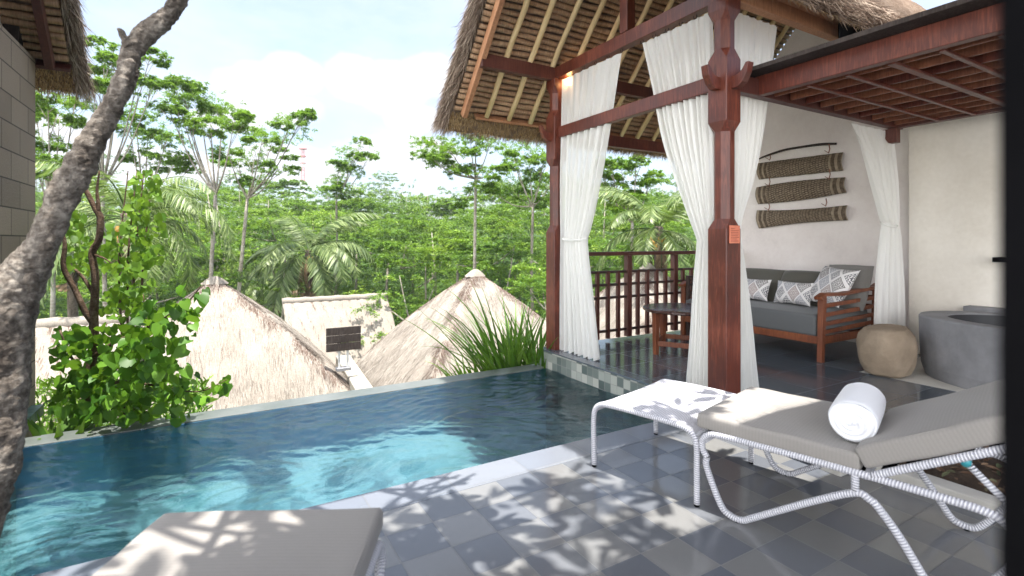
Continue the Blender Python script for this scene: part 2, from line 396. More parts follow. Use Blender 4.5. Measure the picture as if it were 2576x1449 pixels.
m_leafY = leafmat('lime_leaves', [(.1,(.04,.11,.012)),(.5,(.11,.23,.02)),(.9,(.22,.36,.04))], trans=.4, nscale=2)
m_leafF = leafmat('frangipani_leaves', [(.1,(.03,.09,.02)),(.9,(.09,.19,.04))], trans=.25, nscale=2)
m_blade = leafmat('strap_leaves', [(.1,(.025,.075,.012)),(.5,(.065,.16,.018)),(.9,(.17,.29,.045))], trans=.3, nscale=2)
m_ground = basic('jungle_floor', (.025,.05,.012), (.06,.11,.025), .5, rough=.95, spec=.1, bump=.6, bscale=3, dist=.2)
m_soil = basic('leaf_litter_soil', (.035,.022,.015), (.09,.06,.04), 14, rough=.95, bump=.9, bscale=40, dist=.02)
m_path = basic('village_path', (.26,.24,.20), (.36,.34,.29), 4, rough=.9)
m_coco = basic('orange_coconut', (.45,.20,.03), (.6,.33,.06), 8, rough=.5)
m_bulb = basic('pale_seed', (.6,.5,.25), (.7,.6,.3), 8)
# ================================================================ ground, deck, pool
def gz(x, y):
    """terrain height: a valley below the deck, then a wooded slope"""
    x = np.asarray(x, float); y = np.asarray(y, float)
    d = x*.5042+y*.8636
    z = np.interp(d, [-30, 4.6, 5.6, 8, 18, 30, 60, 110, 200], [-.9, -.9, -1.3, -3.2, -4.2, -3.4, -.8, 5.0, 10])
    z = z+.5*np.sin(x*.21+1)*np.cos(y*.17)*np.clip((d-12)/30, 0, 1)
    return z
def terrain():
    us = np.tan(np.linspace(-1.35, 1.35, 60))*22; ds = np.concatenate([np.linspace(5.2, 30, 26), np.linspace(33, 220, 28)])
    V = []
    for d in ds:
        for u in us:
            x = CN*u*max(1, d/25)+SN*d; y = -SN*u*max(1, d/25)+CN*d
            V.append((x, y, float(gz(x, y))))
    n = len(us); F = np.array([(j*n+i, j*n+i+1, (j+1)*n+i+1, (j+1)*n+i) for j in range(len(ds)-1) for i in range(n-1)])
    tag(npmesh('ground', np.array(V), F, m_ground, smooth=True), kind='structure')
terrain()
# deck: a slab with the pool cut out of it
PX0, PX1, PY0, PY1, LIPY = -1.15, 3.13, 2.77, 4.62, 4.80
mb = MB()
mb.box((-5,-6,-.5), (PX1+.29, PY0-.235, 0)); mb.box((-5,PY0-.2349,-.5), (PX0-.0,PY0+.3,0))
tag(mb.build('deck', m_deck), kind='structure')
mb = MB(); mb.box((PX0,PY0-.2349,-.5), (PX1,PY0,.004)); tag(mb.build('pool_coping', m_cope, bevel=.006), kind='structure')
mb = MB(); mb.box((PX0-.01,PY0-.02,-1.2), (PX1,PY1+.02,-1.10)); tag(mb.build('pool_floor', m_pool), kind='structure')
mb = MB(); mb.box((PX0-.3,PY1,-1.25), (PX1,LIPY,-.036)); tag(mb.build('pool_edge_wall', [m_pooly]), kind='structure')
mb = MB(); mb.box((PX0-.3,PY1+.004,-.035), (PX1,LIPY-.002,-.024)); mb.box((PX0-.3,LIPY,-2.2),(PX1+.1,LIPY+.06,-.03)); tag(mb.build('pool_lip', [m_lip], bevel=.008), kind='structure')
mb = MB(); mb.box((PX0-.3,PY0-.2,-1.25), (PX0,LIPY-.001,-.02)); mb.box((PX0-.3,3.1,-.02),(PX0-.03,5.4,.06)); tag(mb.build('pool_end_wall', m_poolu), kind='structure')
mb = MB(); mb.box((PX0,PY0-.1,-1.25), (PX1,PY0-.001,-.51)); tag(mb.build('pool_near_wall', m_pooly), kind='structure')
# water surface with real ripples
def watermat():
    t = NT('pool_water')
    b = t.n('ShaderNodeTexNoise', {'Vector': t.mapped((1.0,1.8,1)), 'Scale': 42.0, 'Detail': 2, 'Roughness': .5, 'Distortion': .8}).outputs[0]
    bp = t.bump(b, .5, .004)
    fr = t.n('ShaderNodeFresnel', {'IOR': 1.36, 'Normal': bp})
    gl = t.n('ShaderNodeBsdfGlossy', {'Color': (.95,.97,1,1), 'Roughness': .015, 'Normal': bp})
    tp = t.n('ShaderNodeBsdfTransparent', {'Color': (.64,.90,1,1)})
    rf = t.n('ShaderNodeBsdfRefraction', {'Color': (.60,.94,1,1), 'Roughness': .0, 'IOR': 1.33, 'Normal': bp})
    body = t.n('ShaderNodeMixShader', {0: .52, 1: tp.outputs[0], 2: rf.outputs[0]})
    mx = t.n('ShaderNodeMixShader', {0: fr.outputs[0], 1: body.outputs[0], 2: gl.outputs[0]})
    return t.done(mx)
m_water = watermat()
nu, nv = 640, 290
gx, gy = np.meshgrid(np.linspace(PX0, PX1, nu+1), np.linspace(PY0, PY1, nv+1)); gzw = np.zeros_like(gx); rw = np.random.default_rng(9)
wx = gx+.10*np.sin(3.1*gy+1.3*gx)+.05*np.sin(9*gy); wy = gy+.08*np.sin(2.7*gx+.5)+.04*np.sin(7*gx+3*gy)
for lam, slope, cnt in ((.62,.020,4),(.33,.032,6),(.19,.042,8),(.115,.046,10),(.07,.042,12)):
    for _ in range(cnt):
        a = rw.normal(1.15,.75); k = 2*PI/(lam*rw.uniform(.8,1.25)); gzw += slope/k/math.sqrt(cnt)*2.0*np.sin(k*(wx*math.cos(a)+wy*math.sin(a))+rw.uniform(0,6.28))*(.65+.5*np.sin(1.7*gx+2.3*gy+rw.uniform(0,6)))
Vw = np.stack([gx.ravel(), gy.ravel(), -.030+gzw.ravel()],1); ii = (np.arange(nv)[:,None]*(nu+1)+np.arange(nu)[None]).ravel()
tag(npmesh('water', Vw, np.stack([ii,ii+1,ii+nu+2,ii+nu+1],1), m_water, smooth=True), kind='structure')
# platform of the pavilion
mb = MB(); mb.box((PX1+.012, 1.72, -.5), (5.06, 4.74, .157)); mb.box((PX1-.01,1.70,.158),(5.06,4.76,.172))
fl = mb.build('pavilion_floor', m_pavfl); tag(fl, kind='structure')
mb = MB(); mb.box((5.061, 2.42, -.5), (6.6, 4.74, .1715)); tag(mb.build('pavilion_back_floor', m_pavfl), kind='structure')
mb = MB(); mb.box((5.061, -1.5, -.5), (6.6, 2.419, .169)); tag(mb.build('bath_floor', m_curb, bevel=.004), kind='structure')
mb = MB(); mb.box((PX1, PY0-.3, -.031), (PX1+.011, 4.75, .1575)); tag(mb.build('plinth_tiles', m_poolx), kind='structure')
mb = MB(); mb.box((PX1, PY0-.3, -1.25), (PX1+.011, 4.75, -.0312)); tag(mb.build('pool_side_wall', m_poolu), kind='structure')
mb = MB(); mb.box((PX1-.01,1.58,-.3),(5.06,1.699,.15)); tag(mb.build('platform_kerb', m_curb, bevel=.006), kind='structure')
# planting bed under the pergola
mb = MB(); mb.box((3.30,-3,-.1),(3.42,1.579,.07)); tag(mb.build('planter_kerb', m_curb, bevel=.008), kind='structure')
mb = MB()
def soil(a, b):
    x = 3.421+1.639*a; y = -3+4.578*b; return (x, y, .035+.02*math.sin(9*x+4*y)+.012*math.sin(23*y-11*x))
mb.sheet(soil, 40, 80); tag(mb.build('planting_bed', m_soil, smooth=True), kind='structure')
n = 1500; P = np.c_[RNG.uniform(3.46,5.0,n), RNG.uniform(-1.5,1.55,n), RNG.uniform(.06,.10,n)]; D = norm(RNG.normal(size=(n,3))*(1,1,.25)); Nn = norm(RNG.normal(size=(n,3))*.5+(0,0,1))
m_litter = strawmat('dead_leaves', [(0,(.05,.028,.018)),(.5,(.14,.08,.05)),(.9,(.25,.17,.11)),(1,(.10,.14,.07))])
V, F = scatter(T_LEAF, P, D, Nn, RNG.uniform(.03,.08,n), RNG.uniform(.015,.035,n))
tag(npmesh('leaf_litter', V, F, m_litter), 'brown dead leaves strewn over the planting bed', 'leaf litter', kind='stuff')
# ================================================================ thatch tools
def shag(n, pfn, L=(.10,.28), W=(.004,.010), T=T_STRAW):
    """n straws; pfn(k) -> point array, direction array, normal array"""
    P, D, Nn = pfn(n)
    return scatter(T, P, D, Nn, RNG.uniform(L[0], L[1], n), RNG.uniform(W[0], W[1], n))
def gable_slope(root, x0, x1, ye, ze, yr, slope, rafters, side, thick=.26, verge='left', rmat=m_bamboo, wood=m_fascia, oh=1.0):
    """one thatched slope: eave at (ye, ze), ridge at yr, rising along side*y; x0..x1 along the ridge"""
    run = abs(yr-ye); zr = ze+run*slope; s = side; ln = math.hypot(1, slope)
    up = Vector((0, s/ln, slope/ln)); out = Vector((0, -s*slope/ln, 1/ln)); L = run*ln
    E0 = Vector((0, ye, ze))
    def P(x, a, h): q = E0+up*a+out*h; return Vector((x, q.y, q.z))
    # battens of bundled thatch seen from inside
    mb = MB(); a = .03; k = 0
    while a < L:
        zx = .004*random.random(); w = .030
        pts = [P(x, a+.006*math.sin(x*5+k)+.004*random.uniform(-1,1), .055+random.uniform(-.004,.004)) for x in np.linspace(x0+.02, x1-.01, int((x1-x0)/.11))]
        mb.tube(pts, [w*random.uniform(.8,1.08) for _ in pts], 6); a += .064; k += 1
    mb.build('batten_lining', m_batten, root, smooth=True)
    # the thatch itself
    nu, nv = int((x1-x0)/.06), int(L/.06)
    mb = MB(); T = thick
    prof = [(-.02,.075)]+[(-.05-.30*t*oh, .07-.03*t+(1-oh)*.08) for t in (.33,.66,1)]+[(-.40*oh,.12),(-.36*oh,T*.75),(-.22*oh,T+.04)]+[(a, T+.085) for a in np.linspace(0, L+.1, nv)]
    rnd = {}
    def sh(a, b):
        i = int(round(b*(len(prof)-1))); q = prof[i]; x = x0+(x1-x0)*a
        j = .012*math.sin(37*x+i*1.7)+.014*math.sin(11*x+i)+random.uniform(-.006,.006)
        return P(x, q[0], q[1]+j)
    mb.sheet(sh, nu, len(prof)-1)
    mb.sheet(lambda a, b: P(x0+(x1-x0)*a, b*(L+.05), .085), 2, 4)
    th = mb.build('thatch', m_thatch, root, smooth=True)
    # fringe under the eave: golden cut ends
    def pf(n):
        x = RNG.uniform(x0-.02, x1, n); t = RNG.uniform(0, 1, n); aa = -.03-.34*t*oh; hh = .062-.02*t+(1-oh)*.06
        p = np.stack([x, E0.y+up.y*aa+out.y*hh, E0.z+up.z*aa+out.z*hh], 1)
        d = norm(np.array([0, -s*.25, -1.0])+RNG.normal(size=(n,3))*.35)
        return p, d, norm(RNG.normal(size=(n,3))+(0,-s*2,0))
    V, F = shag(int(2600*(x1-x0)), pf, (.02,.05), (.003,.007))
    npmesh('straw_ends', V, F, m_strawg, root)
    def pf2(n):
        x = RNG.uniform(x0-.02, x1, n); t = RNG.uniform(0, 1, n); aa = -.36*oh+RNG.normal(size=n)*.02; hh = .05+.2*t
        p = np.stack([x, E0.y+up.y*aa+out.y*hh, E0.z+up.z*aa+out.z*hh], 1)
        d = norm(np.array([0, -s*.8, -.8])+RNG.normal(size=(n,3))*.3)
        return p, d, norm(RNG.normal(size=(n,3)))
    V2, F2 = shag(int(1200*(x1-x0)), pf2, (.04,.12), (.004,.008))
    # verge: a shaggy rounded edge
    xv = x0 if verge == 'left' else x1; sg = -1 if verge == 'left' else 1
    def pf3(n):
        a = RNG.uniform(-.38*oh, L, n); ang = RNG.uniform(-.5, 1.1, n)*PI; r = T*.5+.02
        xx = xv+sg*np.abs(np.sin(ang))*.09*RNG.uniform(.4,1,n); hh = .085+T*.45+np.cos(ang)*r*.95
        p = np.stack([xx, E0.y+up.y*a+out.y*hh, E0.z+up.z*a+out.z*hh], 1)
        d = norm(np.array([sg*.12, -s*.65, -.75])+RNG.normal(size=(n,3))*.22)
        return p, d, norm(RNG.normal(size=(n,3))+(sg*1.5,0,0))
    V3, F3 = shag(int(3200*L), pf3, (.06,.19), (.004,.009))
    Vm, Fm = merge([(V2,F2),(V3,F3)])
    npmesh('straw_fringe', Vm, Fm, m_straw, root)
    mb = MB()   # rounded core of the verge
    def core(a, b):
        aa = -.38*oh+(L+.05+.38*oh)*b; ang = a*PI*1.0; rr = T*.5
        q = P(xv+sg*(.07*math.sin(ang)+.012*math.sin(b*90+a*9)), aa, .085+rr-math.cos(ang)*rr); return q
    mb.sheet(core, 8, 60); mb.build('verge_roll', m_thatch, root, smooth=True)
    # rafters
    for i, xr in enumerate(rafters):
        if i == 0: m = MB().beam(P(xr, -.02, -.03), P(xr, L, -.03), .055, .09, up=(out.x,out.y,out.z)).build('rafter', wood, root, bevel=.004)
        else:
            pts = [P(xr+.01*random.uniform(-1,1), t, -.005) for t in np.linspace(-.01, L, 9)]
            m = MB().tube(pts, [.030*random.uniform(.92,1.08) for _ in pts], 10).build('rafter', rmat, root, smooth=True)
    MB().beam(P(x0+.28, -.035, .03), P(x1, -.035, .03), .03, .10, up=(out.x,out.y,out.z)).build('eave_board', wood, root, bevel=.004)
    return zr
# ================================================================ pavilion
pav = empty('pavilion', (4.8, 3.5, .172)); tag(pav, 'open thatched pavilion with red wood posts and a white back wall beside the pool', 'pavilion')
YE_F, YE_N, ZE, YR, SL = 5.08, 1.92, 2.765, 3.5, 1.12
xr = [2.35]+list(np.arange(2.638, 6.45, .286))
gable_slope(pav, 2.235, 6.62, YE_F, ZE, YR, SL, xr, -1, thick=.17, oh=.72)
gable_slope(pav, 2.235, 6.62, 2.42, 3.30, YR, 1.14, xr, 1, oh=.62, thick=.22)
MB().beam((2.2,YR,4.47),(6.6,YR,4.47),.08,.16).build('ridge_beam', m_red, pav, bevel=.005)
def post(px, py, z0, z1, w, spans, mat, parent):
    """square post; spans = [(za, zb)] where the corners are cut back"""
    cx, cy = px+w/2, py+w/2; prof = [(z0, w/2, .004)]
    for a, b in spans: prof += [(a-.04, w/2, .006), (a+.035, w/2-.012, .046), (b-.035, w/2-.012, .046), (b+.04, w/2, .006)]
    prof.append((z1, w/2, .004)); mb = MB()
    def ring(z, h, c): return [(cx-h+c,cy-h,z),(cx+h-c,cy-h,z),(cx+h,cy-h+c,z),(cx+h,cy+h-c,z),(cx+h-c,cy+h,z),(cx-h+c,cy+h,z),(cx-h,cy+h-c,z),(cx-h,cy-h+c,z)]
    for p in prof: mb.v += ring(*p)
    for i in range(len(prof)-1):
        for k in range(8): a = i*8+k; b = i*8+(k+1)%8; mb.f.append((a,b,b+8,a+8))
    mb.f.append(tuple(range(7,-1,-1))); mb.f.append(tuple(range((len(prof)-1)*8, len(prof)*8)))
    return mb.build('post', mat, parent, bevel=.003)
W = .165
post(3.187, 4.545, .172, 3.14, W, [(1.50,2.22),(2.76,3.02)], m_red, pav)
post(3.187, 2.39, .172, 3.14, W, [(1.49,2.20),(2.74,3.02)], m_red, pav)
xc, yF, yN = 3.187+W/2, 4.545+W/2, 2.39+W/2
def bm(a, b, w, h, mat=m_red): return MB().beam(a, b, w, h).build('beam', mat, pav, bevel=.005)
bm((xc,yN+.08,2.55),(xc,yF-.08,2.55),.07,.118)            # lower tie between the posts
bm((xc,yN-.14,3.205),(xc,yF+.14,3.205),.09,.125)           # upper tie
bm((2.33,yF,3.20),(6.5,yF,3.20),.08,.14,m_redd)            # plates
bm((2.33,yN-.02,3.21),(6.5,yN-.02,3.21),.08,.13,m_fascia)
bm((xc+.085,yF,2.545),(6.5,yF,2.545),.07,.13)
MB().box((xc-.05,3.45,3.27),(xc+.05,3.55,4.41)).build('king_post', m_red, pav, bevel=.005)
bm((xc,yN+.1,3.30),(xc,yN+.1,3.34),.02,.02,m_redd)
def horn(origin, d, w=.06):
    d = Vector((*d,0)); n = Vector((-d.y,d.x,0)); o = Vector(origin)
    poly = [(0,-.06),(.045,-.06),(.09,-.03),(.125,.03),(.14,.10),(.115,.10),(.085,.055),(.045,.03),(0,.03)]
    return MB().prism(poly, lambda a,b,t: o+d*a+n*t+Vector((0,0,b)), -w/2, w/2).build('bracket', m_red, pav, bevel=.004)
horn((3.188,yN,2.53), (-1,0)); horn((xc,2.391,2.53), (0,-1)); horn((3.188,yF,2.52), (-1,0), .05)
mb = MB(); mb.add([(6.5,-1.4,.17),(6.5,4.86,.17),(6.5,4.86,2.95),(6.5,3.5,4.52),(6.5,2.1,2.95),(6.5,-1.4,2.95)],[(5,4,3,2,1,0)])
mb.add([(6.64,-1.4,.17),(6.64,4.86,.17),(6.64,4.86,2.95),(6.64,3.5,4.52),(6.64,2.1,2.95),(6.64,-1.4,2.95)],[(0,1,2,3,4,5)])
mb.f += [(0,1,7,6),(1,2,8,7)]
mb.build('wall', m_plaster, pav)
# bath wall, one thickness in front of the pavilion's
bw = MB().box((6.40,-1.4,.17),(6.498,2.56,2.624)).build('bath_wall', m_plaster2, loc=(6.45,.6,.17), bevel=.004)
tag(bw, 'cream plastered wall behind the round concrete bath', 'wall')
# small copper notice on the post
pl = empty('notice_plate', (3.27,2.388,1.43)); tag(pl, 'small copper coloured notice plate fixed to the nearer red post', 'notice plate')
MB().box((3.215,2.381,1.345),(3.327,2.3895,1.475)).build('plate', basic('copper_plate', (.55,.16,.09), (.66,.23,.14), 8, rough=.5, bump=.05), pl, bevel=.002)
mb = MB()
for k, (w_, z_) in enumerate([(.03,1.452),(.085,1.437),(.08,1.425),(.088,1.413),(.07,1.401),(.085,1.389),(.05,1.377),(.075,1.362)]):
    xx = 3.226
    while xx < 3.226+w_:
        l_ = random.uniform(.005,.013); mb.box((xx,2.3795,z_-.0022),(min(xx+l_,3.318),2.3809,z_+.0022)); xx += l_+.004
mb.build('lettering', basic('plate_letters', (.22,.05,.03), (.25,.06,.04), 8), pl)
# ================================================================ pergola
pg = empty('pergola', (4.7, 1.0, 2.47)); tag(pg, 'dark red wooden pergola roof with crossed slats hanging over the bath', 'pergola')
def pb(name, a, b, w, h, mat=m_red): return MB().beam(a, b, w, h).build(name, mat, pg, bevel=.004)
pb('beam', (3.62,2.44,2.548),(3.62,-1.2,2.548), .07, .146)
pb('beam', (xc+.084,2.44,2.535),(5.90,2.44,2.535), .07, .13, m_redd)
pb('beam', (5.80,2.40,2.535),(5.80,-1.2,2.535), .08, .13, m_redd)
for i, y in enumerate([2.075,1.816,1.557,1.30,1.04,.78,.52,.26]): pb('batten', (3.655,y,2.477),(5.76,y,2.477), .045 if i%3 == 2 else .028, .02, m_red)
for i, x in enumerate(np.arange(3.78,5.74,.215)): pb('slat', (x,2.40,2.535),(x,-1.0,2.535), .024, .09, m_ora if i%4 != 2 else m_red)
MB().box((3.44,-1.2,2.625),(6.39,2.50,2.655)).build('cover_board', m_slatd, pg)
MB().box((4.50,2.285,2.657),(6.39,2.30,3.26)).build('side_membrane', m_black, pg)
MB().box((3.54,-1.2,2.656),(3.62,2.47,2.685)).build('membrane', m_black, pg)
MB().prism([(0,0),(.07,0),(.07,.14),(-.05,.14),(-.05,.10),(-.02,.03)], lambda a,b,t: Vector((5.79+t,2.44-a+.03,2.33+b)), -.04, .04).build('bracket', m_redd, pg, bevel=.003)
# ================================================================ railing
rl = empty('railing', (4.7, 4.68, .172)); tag(rl, 'dark red wooden balustrade with a square grid along the back of the pavilion', 'railing')
yr = 4.67
MB().beam((3.36,yr,1.212),(6.48,yr,1.212),.09,.045).build('handrail', m_redd, rl, bevel=.006)
posts = [on_y(1330.4+.4148*600, 700, yr).x, on_y(1330.4+.4148*880, 700, yr).x]; sp = posts[1]-posts[0]
for x in (posts[0]-sp, posts[0], posts[1], posts[1]+sp): 
    if x < 3.5: continue
    MB().box((x-.035,yr-.035,.20),(x+.035,yr+.035,1.188)).build('baluster_post', m_redd, rl, bevel=.004)
for z in (.993,.84,.686,.29): MB().beam((3.36,yr+.003,z),(6.48,yr+.003,z),.03,.03).build('rail', m_dark, rl, bevel=.003)
ds = sp/5.0; x = posts[0]-3*ds-sp*0
xs = [posts[0]+k*ds for k in range(-6, 16) if k % 5]
for x in xs:
    if 3.4 < x < 6.4: MB().box((x-.02,yr-.018,.20),(x+.02,yr-.013+.001,1.0)).box((x-.02,yr-.0129,.20),(x+.02,yr+.02,1.0)).build('slat', m_redd, rl)
# ================================================================ curtains
def curtain(name, fixed, c0, rows, label, n=9, amp=.035, tie=None, rings=False, group=None):
    """fixed = 'x' or 'y': the wall the cloth hangs in; rows = (z, left edge, right edge) measured along that wall"""
    rows = sorted(rows, key=lambda r: -r[0]); zt, zb = rows[0][0], rows[-1][0]
    sp = smoothpath([r for r in rows], 6); zz = [q[0] for q in sp]
    w0 = abs(rows[0][1]-rows[0][2]); ph = random.random()*6
    def fn(a, b):
        k = b*(len(sp)-1); i = min(int(k), len(sp)-2); f = k-i; q = sp[i]*(1-f)+sp[i+1]*f
        w = abs(q[1]-q[2]); sq = min(1.0, w/w0)
        e = q[1]+(q[2]-q[1])*(a+.010*math.sin(a*31+ph+b*3))
        am = amp*(.55+.6*(1-sq))*min(1, .35+b*3)
        off = am*(math.sin(2*PI*n*a+ph+.6*math.sin(5*a+2*b))+.35*math.sin(2*PI*n*2.3*a+b*2+ph))
        if w < .22: off *= max(.35, w/.22)
        z = q[0]-(.0 if b < .999 else .01*math.sin(2*PI*n*a))
        return (c0+off, e, z) if fixed == 'x' else (e, c0+off, z)
    root = empty(name, ((c0, (rows[-1][1]+rows[-1][2])/2, zb) if fixed == 'x' else ((rows[-1][1]+rows[-1][2])/2, c0, zb)))
    tag(root, label, 'curtain', group)
    mb = MB(); mb.sheet(fn, 150, 90); mb.build('drape', m_curtain, root, smooth=True)
    if tie is not None:
        z, a, b = tie; mb = MB(); m = (a+b)/2; r = abs(b-a)/2
        pts = [((c0+.05*math.cos(t), m+r*math.sin(t), z+.02*math.cos(t)) if fixed == 'x' else (m+r*math.sin(t), c0+.05*math.cos(t), z+.02*math.cos(t))) for t in np.linspace(0, 2*PI, 20)]
        mb.tube(pts, .011, 8); mb.build('tieback', m_curtain, root, smooth=True)
    if rings:
        for k in range(6):
            e = rows[0][1]+(rows[0][2]-rows[0][1])*(k/5); pts = []
            for t in np.linspace(0, 2*PI, 13):
                pts.append((c0, e+.016*math.cos(t), zt+.018+.018*math.sin(t)) if fixed == 'x' else (e+.016*math.cos(t), c0, zt+.018+.018*math.sin(t)))
            MB().tube(pts, .004, 6).build('ring', m_dark, root, smooth=True)
    return root
CXP = 3.265
def yz(u, v, x=CXP): p = on_x(u, v, x); return p.y, p.z
def rowx(v, u0, u1, x=CXP):
    a = yz(u0, v, x); b = yz(u1, v, x); return ((a[1]+b[1])/2, a[0], b[0])
def setz(r, z): return (z, r[1], r[2])
rA = [setz(rowx(155,1414,1563),3.115), rowx(350,1414,1532), rowx(500,1415,1500), rowx(575,1417,1482), rowx(600,1417,1474), rowx(640,1416,1476), rowx(760,1414,1492), setz(rowx(887,1412,1508),.185)]
curtain('curtain', 'x', CXP, rA, 'sheer white curtain tied beside the far pavilion post next to the pool', 8, .04, tie=(rA[4][0], rA[4][1], rA[4][2]), rings=True)
rB = [setz(rowx(50,1612,1785),3.115), rowx(200,1640,1790), rowx(350,1670,1795), rowx(500,1720,1800), rowx(590,1752,1803), rowx(620,1755,1803), rowx(700,1748,1805), rowx(850,1738,1808), setz(rowx(1010,1726,1812),.185)]
curtain('curtain', 'x', CXP+.01, rB, 'sheer white curtain gathered left of the nearer post with the copper plate', 10, .04, rings=True)
CYP = 2.50
def rowy(v, u0, u1, y=CYP):
    a = on_y(u0, v, y); b = on_y(u1, v, y); return ((a.z+b.z)/2, a.x, b.x)
rC = [setz(rowy(50,1842,1955),3.115), rowy(240,1842,1933), rowy(400,1842,1905), rowy(520,1842,1872), rowy(570,1842,1862), rowy(610,1842,1864), rowy(750,1842,1882), setz(rowy(960,1842,1908),.185)]
curtain('curtain', 'y', CYP, rC, 'sheer white curtain hanging right of the nearer red post in front of the sofa', 7, .035)
rD = [setz(rowy(300,2138,2245),2.46), rowy(380,2165,2247), rowy(480,2196,2250), rowy(545,2216,2250), rowy(565,2222,2249), rowy(600,2216,2255), rowy(680,2206,2262), rowy(750,2202,2266), setz(rowy(850,2198,2270),.185)]
curtain('curtain', 'y', CYP, rD, 'sheer white curtain knotted at mid height between the sofa and the bath', 6, .035, tie=(rD[4][0], rD[4][1]-.01, rD[4][2]+.01))
# ================================================================ wall hanging
wh = empty('wall_hanging', (6.45, 3.7, 1.5)); tag(wh, 'brown woven wall hanging of three bands below a bent stick', 'wall hanging')
def barkcloth():
    t = NT('woven_bark_band'); uv = t.coord('UV'); sp = t.n('ShaderNodeSeparateXYZ', {0: uv})
    a = t.math('SINE', t.math('MULTIPLY', sp.outputs[0], 95)); b = t.math('SINE', t.math('MULTIPLY', sp.outputs[1], 60)); n = t.noise(t.mapped((1,1,1)), 30, 6, .7)
    dots = t.math('GREATER_THAN', t.math('MULTIPLY', a, b), .35)
    edge = t.math('GREATER_THAN', t.math('ABSOLUTE', t.math('SUBTRACT', sp.outputs[0], .5)), .36)
    lines = t.math('GREATER_THAN', a, .2)
    f = t.math('ADD', t.math('MULTIPLY', t.math('ADD', t.math('MULTIPLY', edge, lines), t.math('MULTIPLY', t.math('SUBTRACT', 1.0, edge), dots)), .4), t.math('MULTIPLY', n, .8))
    col = t.ramp(f, [(.3,(.07,.05,.035)),(.6,(.20,.155,.11)),(1,(.38,.31,.23))])
    return t.done(bsdf(t, col, .8, .2, t.bump(f, .5, .01)))
m_bcl = barkcloth()
def band(pts, bow=0):
    """corner points in picture order: top left, top right, bottom right, bottom left"""
    q = [on_x(u, v, 6.45) for u, v in pts]; mb = MB()
    def fn(a, b):
        top = q[0].lerp(q[1], a); bot = q[3].lerp(q[2], a); p = top.lerp(bot, b)
        tap = bow*math.sin(PI*a)
        p.z += tap*(.5-b)*2; p.x = 6.455-.045*math.sin(PI*b)+.006*math.sin(a*40); return p
    mb.sheet(fn, 60, 14); return mb.build('woven_band', m_bcl, wh, smooth=True, solid=.008)
S6 = .5036
def r6(x, y): return (1802.5+x*S6, 257.5+y*S6)
band([r6(205,305),r6(630,250),r6(630,340),r6(210,385)], .0)
band([r6(198,425),r6(640,375),r6(646,450),r6(205,508)], .022)
band([r6(200,540),r6(650,515),r6(652,588),r6(210,630)], -.02)
mb = MB(); vtube(mb, [(on_x(*r6(x,y), 6.44), r) for x,y,r in [(205,285,.008),(240,270,.013),(330,240,.015),(430,222,.014),(520,210,.016),(597,207,.013)]], 8); mb.build('stick', m_slatd, wh, smooth=True)
mb = MB()
for x, y0, y1 in [(265,262,290),(560,210,255),(262,375,420),(562,335,385),(260,505,540),(545,480,520)]:
    mb.tube([on_x(*r6(x+dx,y0+(y1-y0)*t), 6.42) for t,dx in ((0,0),(.5,4),(1,-2))], .006, 6); mb.tube([on_x(*r6(x-4,y1-4), 6.41), on_x(*r6(x-22,y1-14), 6.41)], .004, 5)
mb.build('cord', m_ora, wh)
# ================================================================ sofa
SX0, SY0, SY1, SXB = 5.10, 2.755, 4.45, 6.16; FZ = .172
so = empty('sofa', (5.63, 3.6, FZ)); tag(so, 'teak daybed sofa with slatted arm and grey seat against the white wall', 'sofa')
def leg(x, y, zt, lean): return MB().beam((x,y+.03,FZ),(x+lean,y+.03,zt),.055,.05,up=(0,1,0),tw=1.15).build('leg', m_sofa, so, bevel=.005)
leg(SX0+.03,SY0,.815,.03); leg(SXB,SY0,.86,.06); leg(SX0+.03,SY1,.815,.03); leg(SXB,SY1,.86,.06)
MB().beam((SX0+.03,SY0+.05,.385),(SX0+.03,SY1,.385),.035,.075).build('front_rail', m_sofa, so, bevel=.004)
MB().beam((SXB+.01,SY0+.05,.385),(SXB+.01,SY1,.385),.035,.075).build('back_rail', m_sofa, so, bevel=.004)
for y in (SY0+.03, SY1+.03):
    pts = [(SX0-.02,y,.80),(SX0+.08,y,.835),(SX0+.4,y,.825),(SXB,y,.86),(SXB+.09,y,.89)]
    mb = MB()
    for i in range(4): mb.beam(pts[i],pts[i+1],.075,.032)
    mb.build('armrest', m_sofa, so, bevel=.005)
    for k, z in enumerate((.72,.63,.54,.46)): MB().beam((SX0+.05,y,z),(SXB+.03,y,z+.03),.02,.04).build('arm_slat', m_sofa, so, bevel=.003)
    MB().beam((SX0+.05,y,.385),(SXB,y,.385),.034,.075).build('side_rail', m_sofa, so, bevel=.004)
for z in (.55,.65,.75,.84): MB().beam((SXB+.06,SY0,z),(SXB+.06,SY1+.05,z),.02,.045).build('back_slat', m_sofa, so, bevel=.003)
